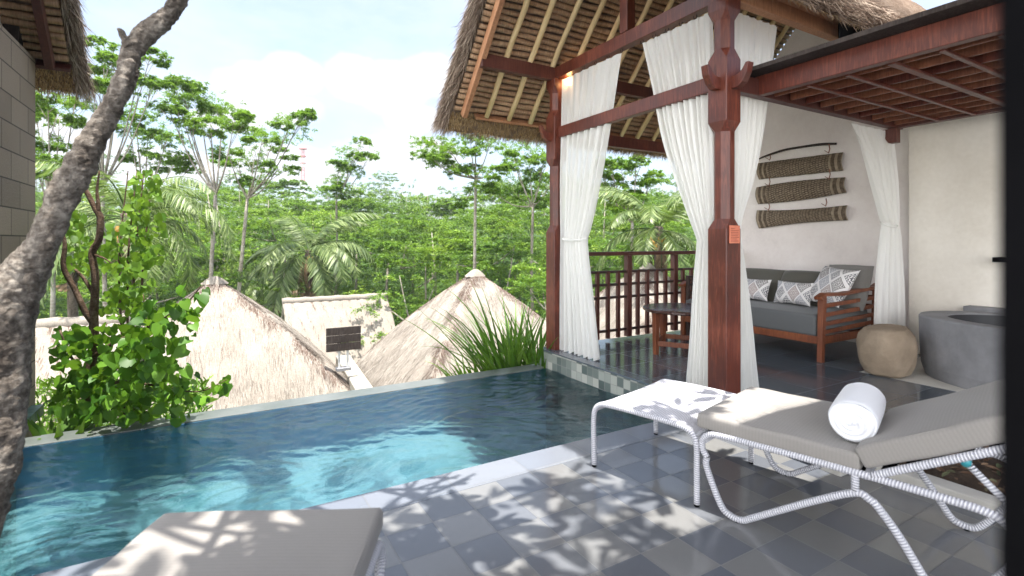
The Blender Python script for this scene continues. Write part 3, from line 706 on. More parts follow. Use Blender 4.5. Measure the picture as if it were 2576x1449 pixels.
def cushion(name, c, sx, sy, sz, mat, parent=None, rot=(0,0,0), puff=.35, label=None, cat=None, nseg=26, group=None, crn=.0):
    """soft box: sx by sy, thickness sz, fuller in the middle"""
    M = Matrix.Rotation(rot[2],3,'Z')@Matrix.Rotation(rot[1],3,'Y')@Matrix.Rotation(rot[0],3,'X'); mb = MB(); c = Vector(c); mb.uv = []
    for sgn in (1,-1):
        o = len(mb.v)
        for j in range(nseg+1):
            for i in range(nseg+1):
                a, b = i/nseg*2-1, j/nseg*2-1
                ea, eb = 1-abs(a)**4, 1-abs(b)**4
                th = sz/2*((1-puff)*min(1,(ea*eb)**.5*1.25)+puff*max(0,(ea*eb))**.8)
                px = a*(1-.05*crn*(1-b*b)); py = b*(1-.05*crn*(1-a*a))
                p = Vector((px*sx/2, py*sy/2, sgn*th+.004*math.sin(a*5+b*3+c.x*9)))
                mb.v.append(tuple(c+M@p)); mb.uv.append(((a+1)/2*sx, (b+1)/2*sy))
        for j in range(nseg):
            for i in range(nseg):
                k = o+j*(nseg+1)+i; f = (k,k+1,k+nseg+2,k+nseg+1); mb.f.append(f if sgn > 0 else f[::-1])
    if parent is not None: return mb.build(name, mat, parent, smooth=True)
    ob = mb.build(name, mat, loc=(c.x,c.y,c.z-sz/2), smooth=True); return tag(ob, label, cat, group)
m_seat = m_greycush
def softbox(name, a, b, mat, parent, bev=.035, loc=None):
    mb = MB(); mb.box(a, b); return mb.build(name, mat, parent, bevel=bev, seg=4, smooth=True, loc=loc)
softbox('seat_cushion', (SX0+.02,SY0+.07,.415),(SXB-.02,SY1,.635), m_greycush, so)
PB = -1.12
cushion('back_cushion', (5.93,3.98,.80), .46,.66,.20, m_olive, label='olive grey back cushion at the far end of the sofa partly behind the curtain', cat='cushion', rot=(0,PB,0))
cushion('back_cushion', (5.93,3.40,.80), .46,.60,.20, m_olive, label='olive grey back cushion in the middle of the sofa behind the small pillows', cat='cushion', rot=(0,PB,0))
cushion('back_cushion', (5.98,2.98,.86), .52,.46,.20, m_greyb, label='pale grey back cushion against the wall behind the big patterned pillow', cat='cushion', rot=(0,PB,0))
def ikat():
    t = NT('ikat_print'); sp = t.n('ShaderNodeSeparateXYZ', {0: t.coord('UV')}); S = 7.4
    a = t.math('MULTIPLY', sp.outputs[1], S*.8); b = t.math('MULTIPLY', sp.outputs[0], S*.6)
    p = t.math('ADD', a, b); q = t.math('SUBTRACT', a, b)
    fp = t.math('PINGPONG', p, .5); fq = t.math('PINGPONG', q, .5); e = t.math('MINIMUM', fp, fq)
    cell = t.n('ShaderNodeCombineXYZ', {0: t.math('FLOOR', t.math('ADD', p, 0)), 1: t.math('FLOOR', q), 2: 1.0}); w = t.n('ShaderNodeTexWhiteNoise', {'Vector': cell.outputs[0]})
    k = t.math('MULTIPLY', t.math('SINE', t.math('MULTIPLY', p, 37.7)), t.math('SINE', t.math('MULTIPLY', q, 37.7)))
    scr = t.math('GREATER_THAN', t.math('ADD', k, t.math('MULTIPLY', t.math('SINE', t.math('MULTIPLY', e, 50)), .6)), -.05)
    ring = t.math('MULTIPLY', t.math('GREATER_THAN', e, .07), t.math('LESS_THAN', e, .12))
    inn = t.math('GREATER_THAN', e, .15)
    ink = t.ramp(w.outputs[0], [(0,(.04,.04,.05)),(.35,(.09,.10,.13)),(.6,(.28,.30,.36)),(.8,(.22,.12,.09)),(1,(.05,.05,.05))])
    m = t.math('MAXIMUM', t.math('MULTIPLY', ring, t.math('GREATER_THAN', w.outputs[0], .35)), t.math('MULTIPLY', inn, scr))
    col = t.mix(t.math('MULTIPLY', m, .9), (.74,.72,.72), ink)
    n = t.noise(t.mapped((1,1,1)), 300, 2)
    return t.done(bsdf(t, col, .9, .1, t.bump(n, .2, .001)))
m_ikat = ikat()
def pillow(c, w, h, th, rot, label): return cushion('patterned_pillow', c, h, w, th, m_ikat, rot=rot, label=label, cat='pillow', puff=.75, crn=1.6)
pillow((5.69,3.90,.775), .44,.27,.15, (0,-1.2,.02), 'small white pillow with grey diamond print half hidden by the curtain')
pillow((5.66,3.37,.775), .44,.27,.15, (0,-1.2,-.04), 'small white pillow with grey diamond print in the middle of the sofa')
pillow((5.72,2.99,.88), .46,.46,.17, (.10,-1.0,-.42), 'large square diamond print pillow leaning in the corner by the slatted arm')
# ================================================================ low round table and chair
tb = empty('side_table', (4.32,3.78,FZ)); tag(tb, 'low round dark wood table with tapered legs on the pavilion floor', 'table')
mb = MB(); mb.lathe((4.32,3.78,0), [(0,.655),(.40,.655),(.415,.648),(.415,.628),(.40,.618),(0,.618)], 40); mb.build('tabletop', wood('polished_dark_top', (.05,.022,.018), (.09,.04,.03), rough=.14), tb, smooth=False)
Lp = []
for a in (PI*.93, PI*1.42, -.05*PI, PI*.45):
    x, y = 4.32+.33*math.cos(a), 3.78+.33*math.sin(a); Lp.append((x,y)); MB().beam((x,y,FZ),(x,y,.62),.045,.045,up=(0,1,0),tw=1.35).build('leg', m_sofa, tb, bevel=.004)
for i in range(4): a, b = Lp[i], Lp[(i+1)%4]; MB().beam((*a,.29),(*b,.29),.022,.05).build('stretcher', m_sofa, tb, bevel=.003)
ch = empty('lattice_chair', (5.35,4.25,FZ)); tag(ch, 'dark wooden chair with a lattice back half hidden by the curtain', 'chair')
cx0, cy0 = 5.15, 4.42
for x, y, h in ((cx0,cy0,.93),(cx0+.42,cy0,.93),(cx0,cy0-.4,.42),(cx0+.42,cy0-.4,.42)): MB().box((x-.02,y-.02,FZ),(x+.02,y+.02,h)).build('leg', m_dark, ch, bevel=.003)
MB().box((cx0-.03,cy0-.43,.42),(cx0+.45,cy0+.02,.455)).build('seat', m_dark, ch, bevel=.005)
mb = MB()
for z in (.91,.81,.71,.61): mb.beam((cx0,cy0,z),(cx0+.42,cy0,z),.022,.03)
for k in range(1,5): mb.box((cx0+.084*k-.01,cy0-.008,.60),(cx0+.084*k+.01,cy0+.009,.92))
mb.build('backrest', m_dark, ch)
# ================================================================ stone stool, bath
mb = MB(); prof = [(0,.0),(.15,0),(.19,.02),(.225,.10),(.245,.20),(.245,.30),(.225,.38),(.185,.435),(.12,.45),(0,.455)]
def stf(a, b):
    k = b*(len(prof)-1); i = min(int(k), len(prof)-2); f = k-i; r = prof[i][0]*(1-f)+prof[i+1][0]*f; z = prof[i][1]*(1-f)+prof[i+1][1]*f
    t = 2*PI*a; r *= 1+.05*math.sin(2*t+1)+.035*math.sin(5*t+z*9)+.02*math.sin(9*t-z*14)
    r *= .93; return (5.20+r*math.cos(t), 2.25+r*math.sin(t), .170+.95*z*(1+.03*math.cos(t+.5)))
mb.sheet(stf, 48, 36); st = mb.build('stone_stool', m_stone, loc=(5.20,2.25,.17), smooth=True); tag(st, 'squat tan boulder stool standing beside the round bath', 'stool')
bt = empty('bathtub', (5.75,1.3,.17)); tag(bt, 'round grey concrete bathtub against the cream wall', 'bathtub')
mb = MB(); mb.lathe((5.75,1.30,.17), [(.80,0),(.83,.10),(.84,.30),(.845,.515),(.835,.53),(.66,.53),(.645,.52)], 72, sx=.75, sy=1.05); mb.build('basin_wall', m_concrete, bt, smooth=False, bevel=0)
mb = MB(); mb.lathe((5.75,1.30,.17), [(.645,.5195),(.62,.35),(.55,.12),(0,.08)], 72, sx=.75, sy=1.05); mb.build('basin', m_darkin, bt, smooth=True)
MB().box((6.24,-1.0,.17),(6.399,2.05,.735)).build('ledge', m_concrete, bt, bevel=.006)
tp = MB().beam((6.41,1.80,1.19),(6.20,1.80,1.19),.05,.045).beam((6.22,1.80,1.19),(6.22,1.60,1.185),.04,.035).build('wall_spout', m_black, loc=(6.4,1.8,1.19), bevel=.004)
tag(tp, 'small black spout on the cream wall above the bath', 'spout')
# ================================================================ lounge chair, ottoman, towel
P0 = Vector((1.98,2.406,0)); LV = Vector((.243,-.970,0)); WV = Vector((.970,.243,0)); UZ = Vector((0,0,1))
def sw(s, w, z): return P0+LV*s+WV*w+UZ*z
R = .0155
lo = empty('lounge_chair', sw(.68,0,0)); tag(lo, 'white wicker lounge chair with taupe cushions and a rolled towel beside the ottoman', 'lounge chair', 'wicker lounge chairs on the deck')
rail = [(.700,.27),(.676,.31),(.682,.355),(.72,.388),(.80,.396),(1.0,.398),(1.3,.398),(1.6,.392),(1.74,.383),(1.793,.352),(1.821,.306),(1.813,.247),(1.77,.165),(1.70,.06),(1.66,.022),(1.61,.022),(1.57,.05),(1.49,.18),(1.419,.275),(1.386,.302),(1.33,.310),(1.167,.212),(.931,.052),(.876,.018),(.819,.018),(.77,.055),(.700,.215)]
W1 = .70
for w in (0, W1):
    mb = MB(); sp = smoothpath([sw(s,w,z) for s,z in rail]+[sw(.700,w,.27)], 6); mb.tube(sp, R, 12, caps=False); mb.build('side_frame', m_rope, lo, smooth=True)
    MB().tube([sw(1.335,w,.312),sw(1.335,w,.392)], R*.95, 12).build('upright', m_rope, lo, smooth=True)
    MB().tube(smoothpath([sw(1.39,w,.40),sw(1.5,w,.464),sw(1.7,w,.578),sw(1.95,w,.72),sw(2.05,w+(.02 if w == 0 else -.02),.765)],5), R, 12).build('back_frame', m_rope, lo, smooth=True)
    mb = MB(); mb.tube([sw(1.685,w+.02,.535),sw(1.83,w+.02,.385)], R*.8, 10); mb.build('back_strut', m_rope, lo, smooth=True)
    m_teal = basic('teal_plastic_cap', (.03,.22,.26), (.05,.30,.34), 5, rough=.3) if w == 0 else m_teal
    MB().tube([sw(1.68,w-.004,.545),sw(1.68,w+.034,.545)], .016, 12).build('hinge_cap', m_teal, lo, smooth=True)
    for s in (.85,1.635): MB().tube([sw(s,w,.0005),sw(s,w,.009)], .012, 10).build('foot_pad', m_black, lo, smooth=True)
for s, z in ((.69,.35),(1.37,.392),(1.80,.33)): MB().tube([sw(s,0,z),sw(s,W1,z)], R*.9, 12).build('cross_bar', m_rope, lo, smooth=True)
MB().tube([sw(2.05,.02,.765),sw(2.05,W1-.02,.765)], R, 12).build('cross_bar', m_rope, lo, smooth=True)
mb = MB()
for k in range(9): mb.beam(sw(.72+k*.078,.01,.402), sw(.72+k*.078,W1-.01,.402), .04, .004)
for k in range(7): a = 1.44+k*.08; mb.beam(sw(a,.01,.43+(a-1.44)*.57), sw(a,W1-.01,.43+(a-1.44)*.57), .04, .004, up=(0,0,1))
mb.build('webbing', m_black, lo)
def pad(O, d, L, w0, w1, th, name, parent):
    """box cushion with rounded edges; O = bottom corner line at w0, d = direction in the s-z plane"""
    d = d.normalized(); up = WV.cross(d).normalized(); up = up if up.z > 0 else -up; mb = MB(); mb.uv = []
    sec = []; rr = .020; wm = (w1-w0)
    for cx, cz, a0 in ((wm-rr,rr,-90),(wm-rr,th-rr,0),(rr,th-rr,90),(rr,rr,180)):
        for k in range(5): a = math.radians(a0+k*22.5); sec.append((cx+rr*math.cos(a), cz+rr*math.sin(a)))
    # subdivide long sides
    full = []
    for i, p in enumerate(sec):
        q = sec[(i+1)%len(sec)]; n = max(1, int(math.dist(p,q)/.04))
        for k in range(n): full.append((p[0]+(q[0]-p[0])*k/n, p[1]+(q[1]-p[1])*k/n))
    n = len(full); cxm, czm = wm/2, th/2
    ss = [(0,.0,.6),(0,.86,.86),(.006,.955,.93),(.020,1,1)]+[(t,1,1) for t in np.linspace(.05,L-.05,24)]+[(L-.020,1,1),(L-.006,.955,.93),(L,.86,.86),(L,.0,.6)]
    for s, kx, kz in ss:
        for x, z in full:
            puff = .007*math.sin(PI*max(0,min(1,s/L)))**.5*math.sin(PI*x/wm)*(1 if z > th/2 else 0)+.0025*math.sin(s*17+x*9)
            kk = 1-(1-kx)*.05 if kx > 0 else 0; kq = kz if kx > 0 else kz
            mb.v.append(tuple(O+WV*(w0+cxm+(x-cxm)*kk)+d*s+up*(czm+(z-czm)*kq+puff))); mb.uv.append((x, s if kx > 0 else s))
    for j in range(len(ss)-1):
        for i in range(n): a = j*n+i; b = j*n+(i+1)%n; mb.f.append((a,b,b+n,a+n))
    ob = mb.build(name, m_cush, parent, smooth=True)
    a0, a1 = w0+.012, w0+wm-.012
    def pp(x, s, z): return O+WV*x+d*s+up*z
    for z in (.010, th-.006):
        base = [(a0,.010),(a1,.010),(a1,L-.010),(a0,L-.010),(a0,.010)]; pl_ = []
        for (x1,s1),(x2,s2) in zip(base, base[1:]):
            for k in range(12): t = k/12; pl_.append(pp(x1+(x2-x1)*t, s1+(s2-s1)*t, z+.0015*math.sin(s1*40+x1*30+k)))
        pl_.append(pl_[0]); mbp = MB(); mbp.tube(pl_, .0042, 6); mbp.build('piping', m_cush, ob, smooth=True)
    return ob
pad(sw(.650,0,.402), LV.copy(), .70, -.005, W1+.005, .078, 'seat_cushion', lo)
pad(sw(1.375,0,.418), LV+UZ*.55, .78, -.005, W1+.005, .092, 'back_cushion', lo)
# the same chair again in the foreground
def copy_tree(o, parent=None):
    c = o.copy(); COL.objects.link(c); c.parent = parent
    for k in list(o.children): copy_tree(k, c)
    return c
lo2 = copy_tree(lo); lo2.rotation_euler = (0,0,math.radians(-41.4)); lo2.location = (-.155,1.975,0)
lo2['label'] = 'wicker lounge chair cut by the bottom edge, its taupe cushion dappled with leaf shadows'
# ottoman
ot = empty('ottoman', P0); tag(ot, 'white woven wicker ottoman with curved legs at the pool edge', 'ottoman')
op = [(0,.012),(-.003,.15),(-.004,.28),(.008,.345),(.045,.382),(.11,.392),(.32,.396),(.53,.392),(.60,.380),(.638,.345),(.647,.28),(.647,.15),(.647,.012)]
WO = .72
for w in (0, WO):
    MB().tube(smoothpath([sw(s,w,z) for s,z in op],5), R, 12).build('leg_frame', m_rope, ot, smooth=True)
    for s in (0,.647): MB().tube([sw(s,w,.0005),sw(s,w,.012)], .013, 10).build('foot_pad', m_black, ot, smooth=True)
for s, z in ((.012,.352),(.634,.352)): MB().tube([sw(s,0,z),sw(s,WO,z)], R*.9, 12).build('cross_bar', m_rope, ot, smooth=True)
tpz = smoothpath([(s,z) for s,z in op[3:10]], 5)
def otop(a, b):
    k = b*(len(tpz)-1); i = min(int(k), len(tpz)-2); f = k-i; s, z = tpz[i]*(1-f)+tpz[i+1]*f
    return sw(s, WO*a, z+.010-.006*math.sin(PI*a))
mb = MB(); mb.sheet(otop, 30, 40); mb.build('woven_top', m_wick, ot, smooth=True, solid=.006)
# rolled towel
mb = MB(); TC = sw(1.305,.10,.575); TD = (WV+LV*-.10).normalized(); rt = .094; TL = .40
tu = TD.cross(UZ).normalized()
def tw(a, b):
    t = 2*PI*a; r = rt*(1+.02*math.sin(3*t)+.012*math.sin(7*t+b*5)); bb = b
    if b < .06: r *= .93+.07*math.sin(b/.06*PI/2)
    if b > .94: r *= .93+.07*math.sin((1-b)/.06*PI/2)
    zf = -.06*rt if math.sin(t) < -.9 else 0
    return TC+TD*(TL*bb)+tu*(r*math.cos(t))+UZ*(r*math.sin(t)*.95+zf)
mb.sheet(tw, 64, 40)
tb_ = mb.build('towel', m_towel, loc=tuple(sw(1.285,.28,.482)), smooth=True); tag(tb_, 'thick white towel rolled up on the lounge chair cushion', 'towel')
for e, sg in ((0,-1),(1,1)):
    mb = MB()
    def cap(a, b, e=e, sg=sg):
        t = 2*PI*a; r = rt*.945*b*(1+.02*math.sin(3*t))
        g = .0055*math.sin((b*4.0+a)*2*PI)+.010*(1-b)*math.sin(t*2+1)
        return TC+TD*(TL*e+sg*(.004+g+.008*(1-b*b)))+tu*(r*math.cos(t))+UZ*(r*math.sin(t)*.95)
    mb.sheet(cap, 64, 30); mb.build('rolled_end', m_towel, tb_, smooth=True)
# ================================================================ dark door jamb beside the camera, villa eave behind it
jb = MB().box((.3190,.030,0),(.37,.0915,2.5)).build('door_jamb', m_black, loc=(.32,.06,0)); tag(jb, 'black door jamb out of focus along the right edge of the view', 'door jamb')
lp = MB().lathe((3.31,4.44,3.06), [(0,-.02),(.022,-.012),(.026,.01),(.02,.03),(.03,.035),(.03,.06),(0,.06)], 14)
t_ = NT('lamp_glow'); lamp_ = lp.build('eave_lamp', t_.done(t_.n('ShaderNodeEmission', {'Color': (1,.55,.22,1), 'Strength': 14.0})), loc=(3.31,4.44,3.06), smooth=True); tag(lamp_, 'small warm lit lamp at the top of the far pavilion post beside the curtain', 'lamp')
ev = empty('villa_roof', (0,-1,3)); tag(ev, 'thatched eave of the villa overhead throwing a straight shadow edge on the deck', 'roof')
mb = MB(); mb.sheet(lambda a,b: (-4+7.45*a, 1.18-4.2*b, 3.02+.03*math.sin(a*60)+2.2*b), 60, 12); mb.build('thatch', m_thatch, ev, solid=.2)
n = 5000; P = np.c_[RNG.uniform(-4,3.45,n), RNG.normal(1.17,.02,n), RNG.uniform(2.92,3.1,n)]
V, F = scatter(T_STRAW, P, RNG.normal(size=(n,3))*.3+(0,.6,-.6), RNG.normal(size=(n,3)), RNG.uniform(.05,.16,n), .008); npmesh('straw_fringe', V, F, m_straw, ev)
# ================================================================ frangipani tree
fr = empty('frangipani_tree', (-.80,2.68,0)); tag(fr, 'leaning grey barked tree trunk rising from the pool edge at the left', 'tree')
tp_ = [(-118,1530,1.92,.100),(-52,1280,1.94,.098),(-16,1150,1.96,.096),(2,1024,1.98,.094),(10,874,1.99,.096),(24,774,2.0,.100),(62,690,2.02,.088),(104,620,2.02,.064),(134,555,2.04,.061),(165,480,2.06,.064),(198,425,2.08,.062),(228,365,2.10,.056),(266,300,2.12,.047),(297,240,2.12,.045),(318,190,2.13,.046),(328,145,2.15,.045),(348,105,2.17,.052),(392,66,2.19,.046),(430,32,2.21,.040),(452,-5,2.24,.039),(480,-70,2.26,.037),(520,-140,2.28,.035)]
pts = [(*at(u,v,d), r) for u,v,d,r in tp_]; sp = smoothpath(pts, 9)
mb = MB(); sp2 = []
rs = []
for i, q in enumerate(sp):
    sp2.append(q[:3]); rs.append(float(q[3])*.86*(1+.035*math.sin(i*.9)+.025*math.sin(i*2.3+1)))
mb.tube(sp2, rs, 28, jit=.05)
br = [(5,790,1.99,.085),(-45,705,1.98,.075),(-130,560,1.97,.06),(-240,330,1.95,.05)]
vtube(mb, [(at(u,v,d), r) for u,v,d,r in br], 14, 6)
for (u,v,d,r),(u2,v2) in (((325,120,2.13,.022),(300,70)),): vtube(mb, [(at(u,v,d),r),(at((u+u2)/2,(v+v2)/2,d-.01),r*.8),(at(u2,v2,d-.02),r*.55)], 12, 4)
for u,v,d,r in ((326,160,2.11,.026),(243,335,2.05,.022),(150,500,2.01,.018),(205,400,2.03,.018),(118,620,1.965,.022),(80,700,1.94,.026)):   # knots
    c = at(u,v,d)
    for q in range(2): mb.tube([c+Vector((random.uniform(-.004,.004),0.012,0)), c, c-Vector(ray(u,v)).normalized()*.006], [r, r*.9, r*.45], 14)
tr = mb.build('trunk', m_bark, fr, smooth=True)
md = tr.modifiers.new('s','SUBSURF'); md.levels = 2; md.render_levels = 2
tx = bpy.data.textures.new('barklumps','CLOUDS'); tx.noise_scale = .05; tx.noise_depth = 3; md = tr.modifiers.new('d','DISPLACE'); md.texture = tx; md.strength = .019; md.texture_coords = 'LOCAL'
tx = bpy.data.textures.new('barkridges','VORONOI'); tx.noise_scale = .028; md = tr.modifiers.new('e','DISPLACE'); md.texture = tx; md.strength = -.007; md.texture_coords = 'LOCAL'
top = at(520,-140,2.28); mb = MB(); tips = []
def grow(p, d, r, lv, ln):
    q = p+d*ln+Vector((random.uniform(-.1,.1),random.uniform(-.1,.1),random.uniform(-.02,.12)))*ln; m = p.lerp(q,.5)+Vector((0,0,-.05*ln))
    vtube(mb, [(p,r),(m,r*.9),(q,r*.78)], 8, 4)
    if lv == 0: tips.append((q,(q-m).normalized())); return
    for k in range(random.choice((2,3))):
        a = random.uniform(-.9,.9); dd = Vector((d.x*math.cos(a)-d.y*math.sin(a), d.x*math.sin(a)+d.y*math.cos(a), random.uniform(-.08,.45))).normalized()
        grow(q, dd, r*.72, lv-1, ln*random.uniform(.62,.9))
for d_ in ((.9,-.35,.35),(.75,.25,.5),(.45,-.85,.42),(-.2,-.6,.6)): grow(top, Vector(d_).normalized(), .034, 3, .62)
mb.build('branches', m_bark, fr, smooth=True)
okt = [t for t in tips if t[0].z > 1.36+.50*(SN*t[0].x+CN*t[0].y)+.22 and t[0].z > 2.75 and t[0].x < 1.3]
rnd_ = random.Random(5)
def over(tx, ty, zz):   # crown point whose shade falls near (tx, ty)
    x, y = tx+.15*zz, ty-.13*zz; need = 1.36+.50*(SN*x+CN*y)+.32
    if zz < need: zz = need+.1; x, y = tx+.15*zz, ty-.13*zz
    okt.append((Vector((x,y,zz)), UZ if False else Vector((0,0,1))))
for k in range(60): over(rnd_.uniform(-.9,1.2), rnd_.uniform(.9,2.42), rnd_.uniform(3.4,6.4))
for k in range(7): over(rnd_.uniform(1.3,2.0), rnd_.uniform(1.15,2.35), rnd_.uniform(3.6,5.4))
for k in range(26): over(rnd_.uniform(-1.3,-.1), rnd_.uniform(2.6,4.4), rnd_.uniform(3.6,5.8))
over(2.36,2.12,3.1)
Ps, Ds, Ns, Ls, Ws = [], [], [], [], []
for q, d in okt:
    m = rnd_.randint(6,10)
    for k in range(m):
        a = 2*PI*k/m+rnd_.uniform(-.5,.5); e = rnd_.uniform(-.7,.8)
        dv = Vector((math.cos(a)*math.cos(e), math.sin(a)*math.cos(e), math.sin(e))); Ps.append(q+dv*rnd_.uniform(.01,.07)+Vector((0,0,rnd_.uniform(-.08,.08)))); Ds.append(dv); Ns.append(Vector((rnd_.uniform(-.7,.7),rnd_.uniform(-.7,.7),1))); Ls.append(rnd_.uniform(.13,.27)); Ws.append(rnd_.uniform(.06,.10))
V, F = scatter(T_LEAF, np.array(Ps), np.array(Ds), np.array(Ns), np.array(Ls), np.array(Ws)); npmesh('crown', V, F, m_leafF, fr)
mbt = MB()
for q, d in okt: mbt.tube([q-Vector((0.05,0,.25)), q-Vector((.01,0,.1)), q], [.018,.017,.02], 7)
mbt.build('twigs', m_bark, fr, smooth=True)
# ================================================================ neighbouring villa on the left
nb = empty('neighbour_villa', (-1.6,4.6,-1)); tag(nb, 'stone walled villa with shaggy thatched eave at the left edge', 'villa')
WX = -1.255; yend = 5.52
MB().box((WX-1.6,3.05,-1.6),(WX,yend,2.84)).build('stone_wall', m_blocks, nb, bevel=.012)
MB().box((WX-1.6,3.05,2.842),(WX-.16,yend-.10,3.9)).build('plaster_wall', m_plaster, nb)
MB().box((WX-.155,yend-.17,2.842),(WX-.06,yend-.07,3.9)).build('corner_post', m_slatd, nb, bevel=.004)
gable_slope(nb, -3.2, -1.04, 5.50, 2.815, 4.2, 1.12, [-1.16,-1.66,-2.16], -1, thick=.15, oh=.75, verge='right', rmat=m_redd, wood=m_redd)
gable_slope(nb, -3.2, -1.04, 2.90, 2.815, 4.2, 1.12, [-1.16,-1.66,-2.16], 1, thick=.15, oh=.75, verge='right', rmat=m_redd, wood=m_redd)
# ================================================================ village roofs below the pool
def pyramid(name, cx, cy, za, drop, mx, my, label, ridge=.25, pale=m_thpale, cap=True, sag=.10):
    """hipped thatched roof: apex height za, falling mx per metre along x and my along y; slightly hollow faces"""
    root = empty(name, (cx, cy, za-drop-2.2)); tag(root, label, 'house')
    n = 84; V = []; hx, hy = drop/mx, drop/my
    for j in range(n+1):
        for i in range(n+1):
            a, b = i/n*2-1, j/n*2-1; t = max(abs(a), abs(b)); 
            # rounded hips
            tt = (abs(a)**9+abs(b)**9)**(1/9) if t > 0 else 0
            z = za-drop*(tt-sag*math.sin(PI*min(1,tt))*.9)*1.0
            nz = .010*math.sin(a*37+b*11)+.010*math.sin(b*33-a*17)+RNG.uniform(-.004,.004)
            V.append((cx+a*hx, cy+b*hy, z+nz-.06*(1 if t > .985 else 0)-.2*(1 if t >= 1 else 0)))
    F = np.array([(j*(n+1)+i, j*(n+1)+i+1, (j+1)*(n+1)+i+1, (j+1)*(n+1)+i) for j in range(n) for i in range(n)])
    rf = npmesh('roof', np.array(V), F, pale, root, smooth=True)
    m = 64000; a = RNG.uniform(-1,1,m); b = RNG.uniform(-1,1,m); k = RNG.random(m) < .30
    sg = np.where(np.abs(a) > np.abs(b), 0, 1)
    q = np.where(k, np.abs(a), 0); ss = np.sign(RNG.normal(size=m)); b = np.where(k, ss*np.clip(np.abs(a)+RNG.normal(size=m)*.035, 0, 1), b)
    t = (np.abs(a)**9+np.abs(b)**9)**(1/9); z = za-drop*(t-sag*np.sin(PI*np.minimum(1,t))*.9)+.012
    D = np.where((np.abs(a) > np.abs(b))[:,None], np.stack([np.sign(a), 0*a, -mx+0*a],1), np.stack([0*a, np.sign(b), -my+0*a],1))
    D = norm(D)+RNG.normal(size=(m,3))*.10; Nn = np.stack([np.sign(a)*(np.abs(a) > np.abs(b)), np.sign(b)*(np.abs(a) <= np.abs(b)), 0*a+1],1)+RNG.normal(size=(m,3))*.4
    P = np.stack([cx+a*hx, cy+b*hy, z],1)
    for sel, mt, nm in ((~k, m_strawp, 'loose_straw'),(k, m_strawr, 'hip_straw')):
        V2, F2 = scatter(T_STRAW, P[sel], D[sel], Nn[sel], RNG.uniform(.08,.26,sel.sum()), RNG.uniform(.004,.009,sel.sum())); npmesh(nm, V2, F2, mt, root)
    if cap:
        mb = MB()
        def cf(a, b):
            t = 2*PI*a; r = (.02+.15*b)*(1+.09*math.sin(5*t)); return (cx+r*math.cos(t)*1.5, cy+r*math.sin(t), za+.045-.17*b**1.4+.012*math.sin(9*t)*b)
        mb.sheet(cf, 30, 8); mb.build('ridge_cap', m_thpale, root, smooth=True)
    MB().box((cx-hx*.82,cy-hy*.82,za-drop-2.2),(cx+hx*.82,cy+hy*.82,za-drop+.1)).build('wall', m_plaster, root)
    return root
A = at(540,700,11.0); pyramid('thatched_house', A.x, A.y, A.z, 4.1, 1.02, 1.16, 'big hipped thatch roof with a peaked cap behind the left shrub')
A = at(1196,682,12.0); pyramid('thatched_house', A.x, A.y, A.z, 4.0, 1.12, 1.12, 'hipped thatch roof behind the strap leaved plant, its left face brown')
A = at(1628,664,13.5); pyramid('thatched_house', A.x, A.y, A.z, 3.6, 1.1, 1.1, 'thatch roof peak seen through the pavilion balustrade')
def gableroof(u0, v0, d0, u1, m, run, label, back=None):
    a = at(u0, v0, d0); b = on_y(u1, v0, a.y); z = a.z; x0, x1, y = a.x, b.x, a.y
    root = empty('gabled_house', ((x0+x1)/2, y, z-run*m-2)); tag(root, label, 'house')
    mb = MB()
    def f(a_, b_):
        t = abs(b_*2-1); s = -1 if b_ < .5 else 1
        return (x0+(x1-x0)*a_, y+s*t*run, z-run*m*(t-.05*math.sin(PI*t))+.02*math.sin(a_*71+b_*50)+random.uniform(-.01,.01))
    mb.sheet(f, 70, 70); mb.build('roof', m_thpale, root, smooth=True, solid=.22)
    mb = MB(); mb.tube([(x0-.03+(x1-x0+.06)*k/20, y, z+.07+.01*math.sin(k*2)) for k in range(21)], [.13]*21, 10, jit=.1); mb.build('ridge_cap', m_thpale, root, smooth=True)
    m_ = 26000; aa = RNG.uniform(0,1,m_); t = RNG.uniform(0,1,m_); P = np.stack([x0+(x1-x0)*aa, y-t*run, z-run*m*(t-.05*np.sin(PI*t))+.125],1)
    V, F = scatter(T_STRAW, P, np.array([0,-1,-m])+RNG.normal(size=(m_,3))*.12, np.array([0,-m,1])+RNG.normal(size=(m_,3))*.4, RNG.uniform(.10,.34,m_), .012); npmesh('loose_straw', V, F, m_strawp, root)
    sel = RNG.random(m_) < .10; V, F = scatter(T_STRAW, P[sel]+np.array([0,-.01,.012]), np.array([0,-1,-m])+RNG.normal(size=(sel.sum(),3))*.12, np.array([0,-m,1])+RNG.normal(size=(sel.sum(),3))*.4, RNG.uniform(.10,.30,sel.sum()), .012); npmesh('weathered_straw', V, F, m_strawr, root)
    MB().box((x0+.4,y-run*.8,z-run*m-2),(x1-.4,y+run*.8,z-run*m+.3)).build('wall', m_plaster, root)
gableroof(712, 765, 17.0, 972, 1.15, 3.6, 'pale gabled thatch roof between the two hipped roofs')
gableroof(40, 832, 9.2, 520, 1.0, 2.6, 'pale gabled thatch roof behind the shrub at the left')
gableroof(508, 634, 30.0, 545, 1.0, 1.6, 'tiny far thatch roof among the trees above the left hipped roof')
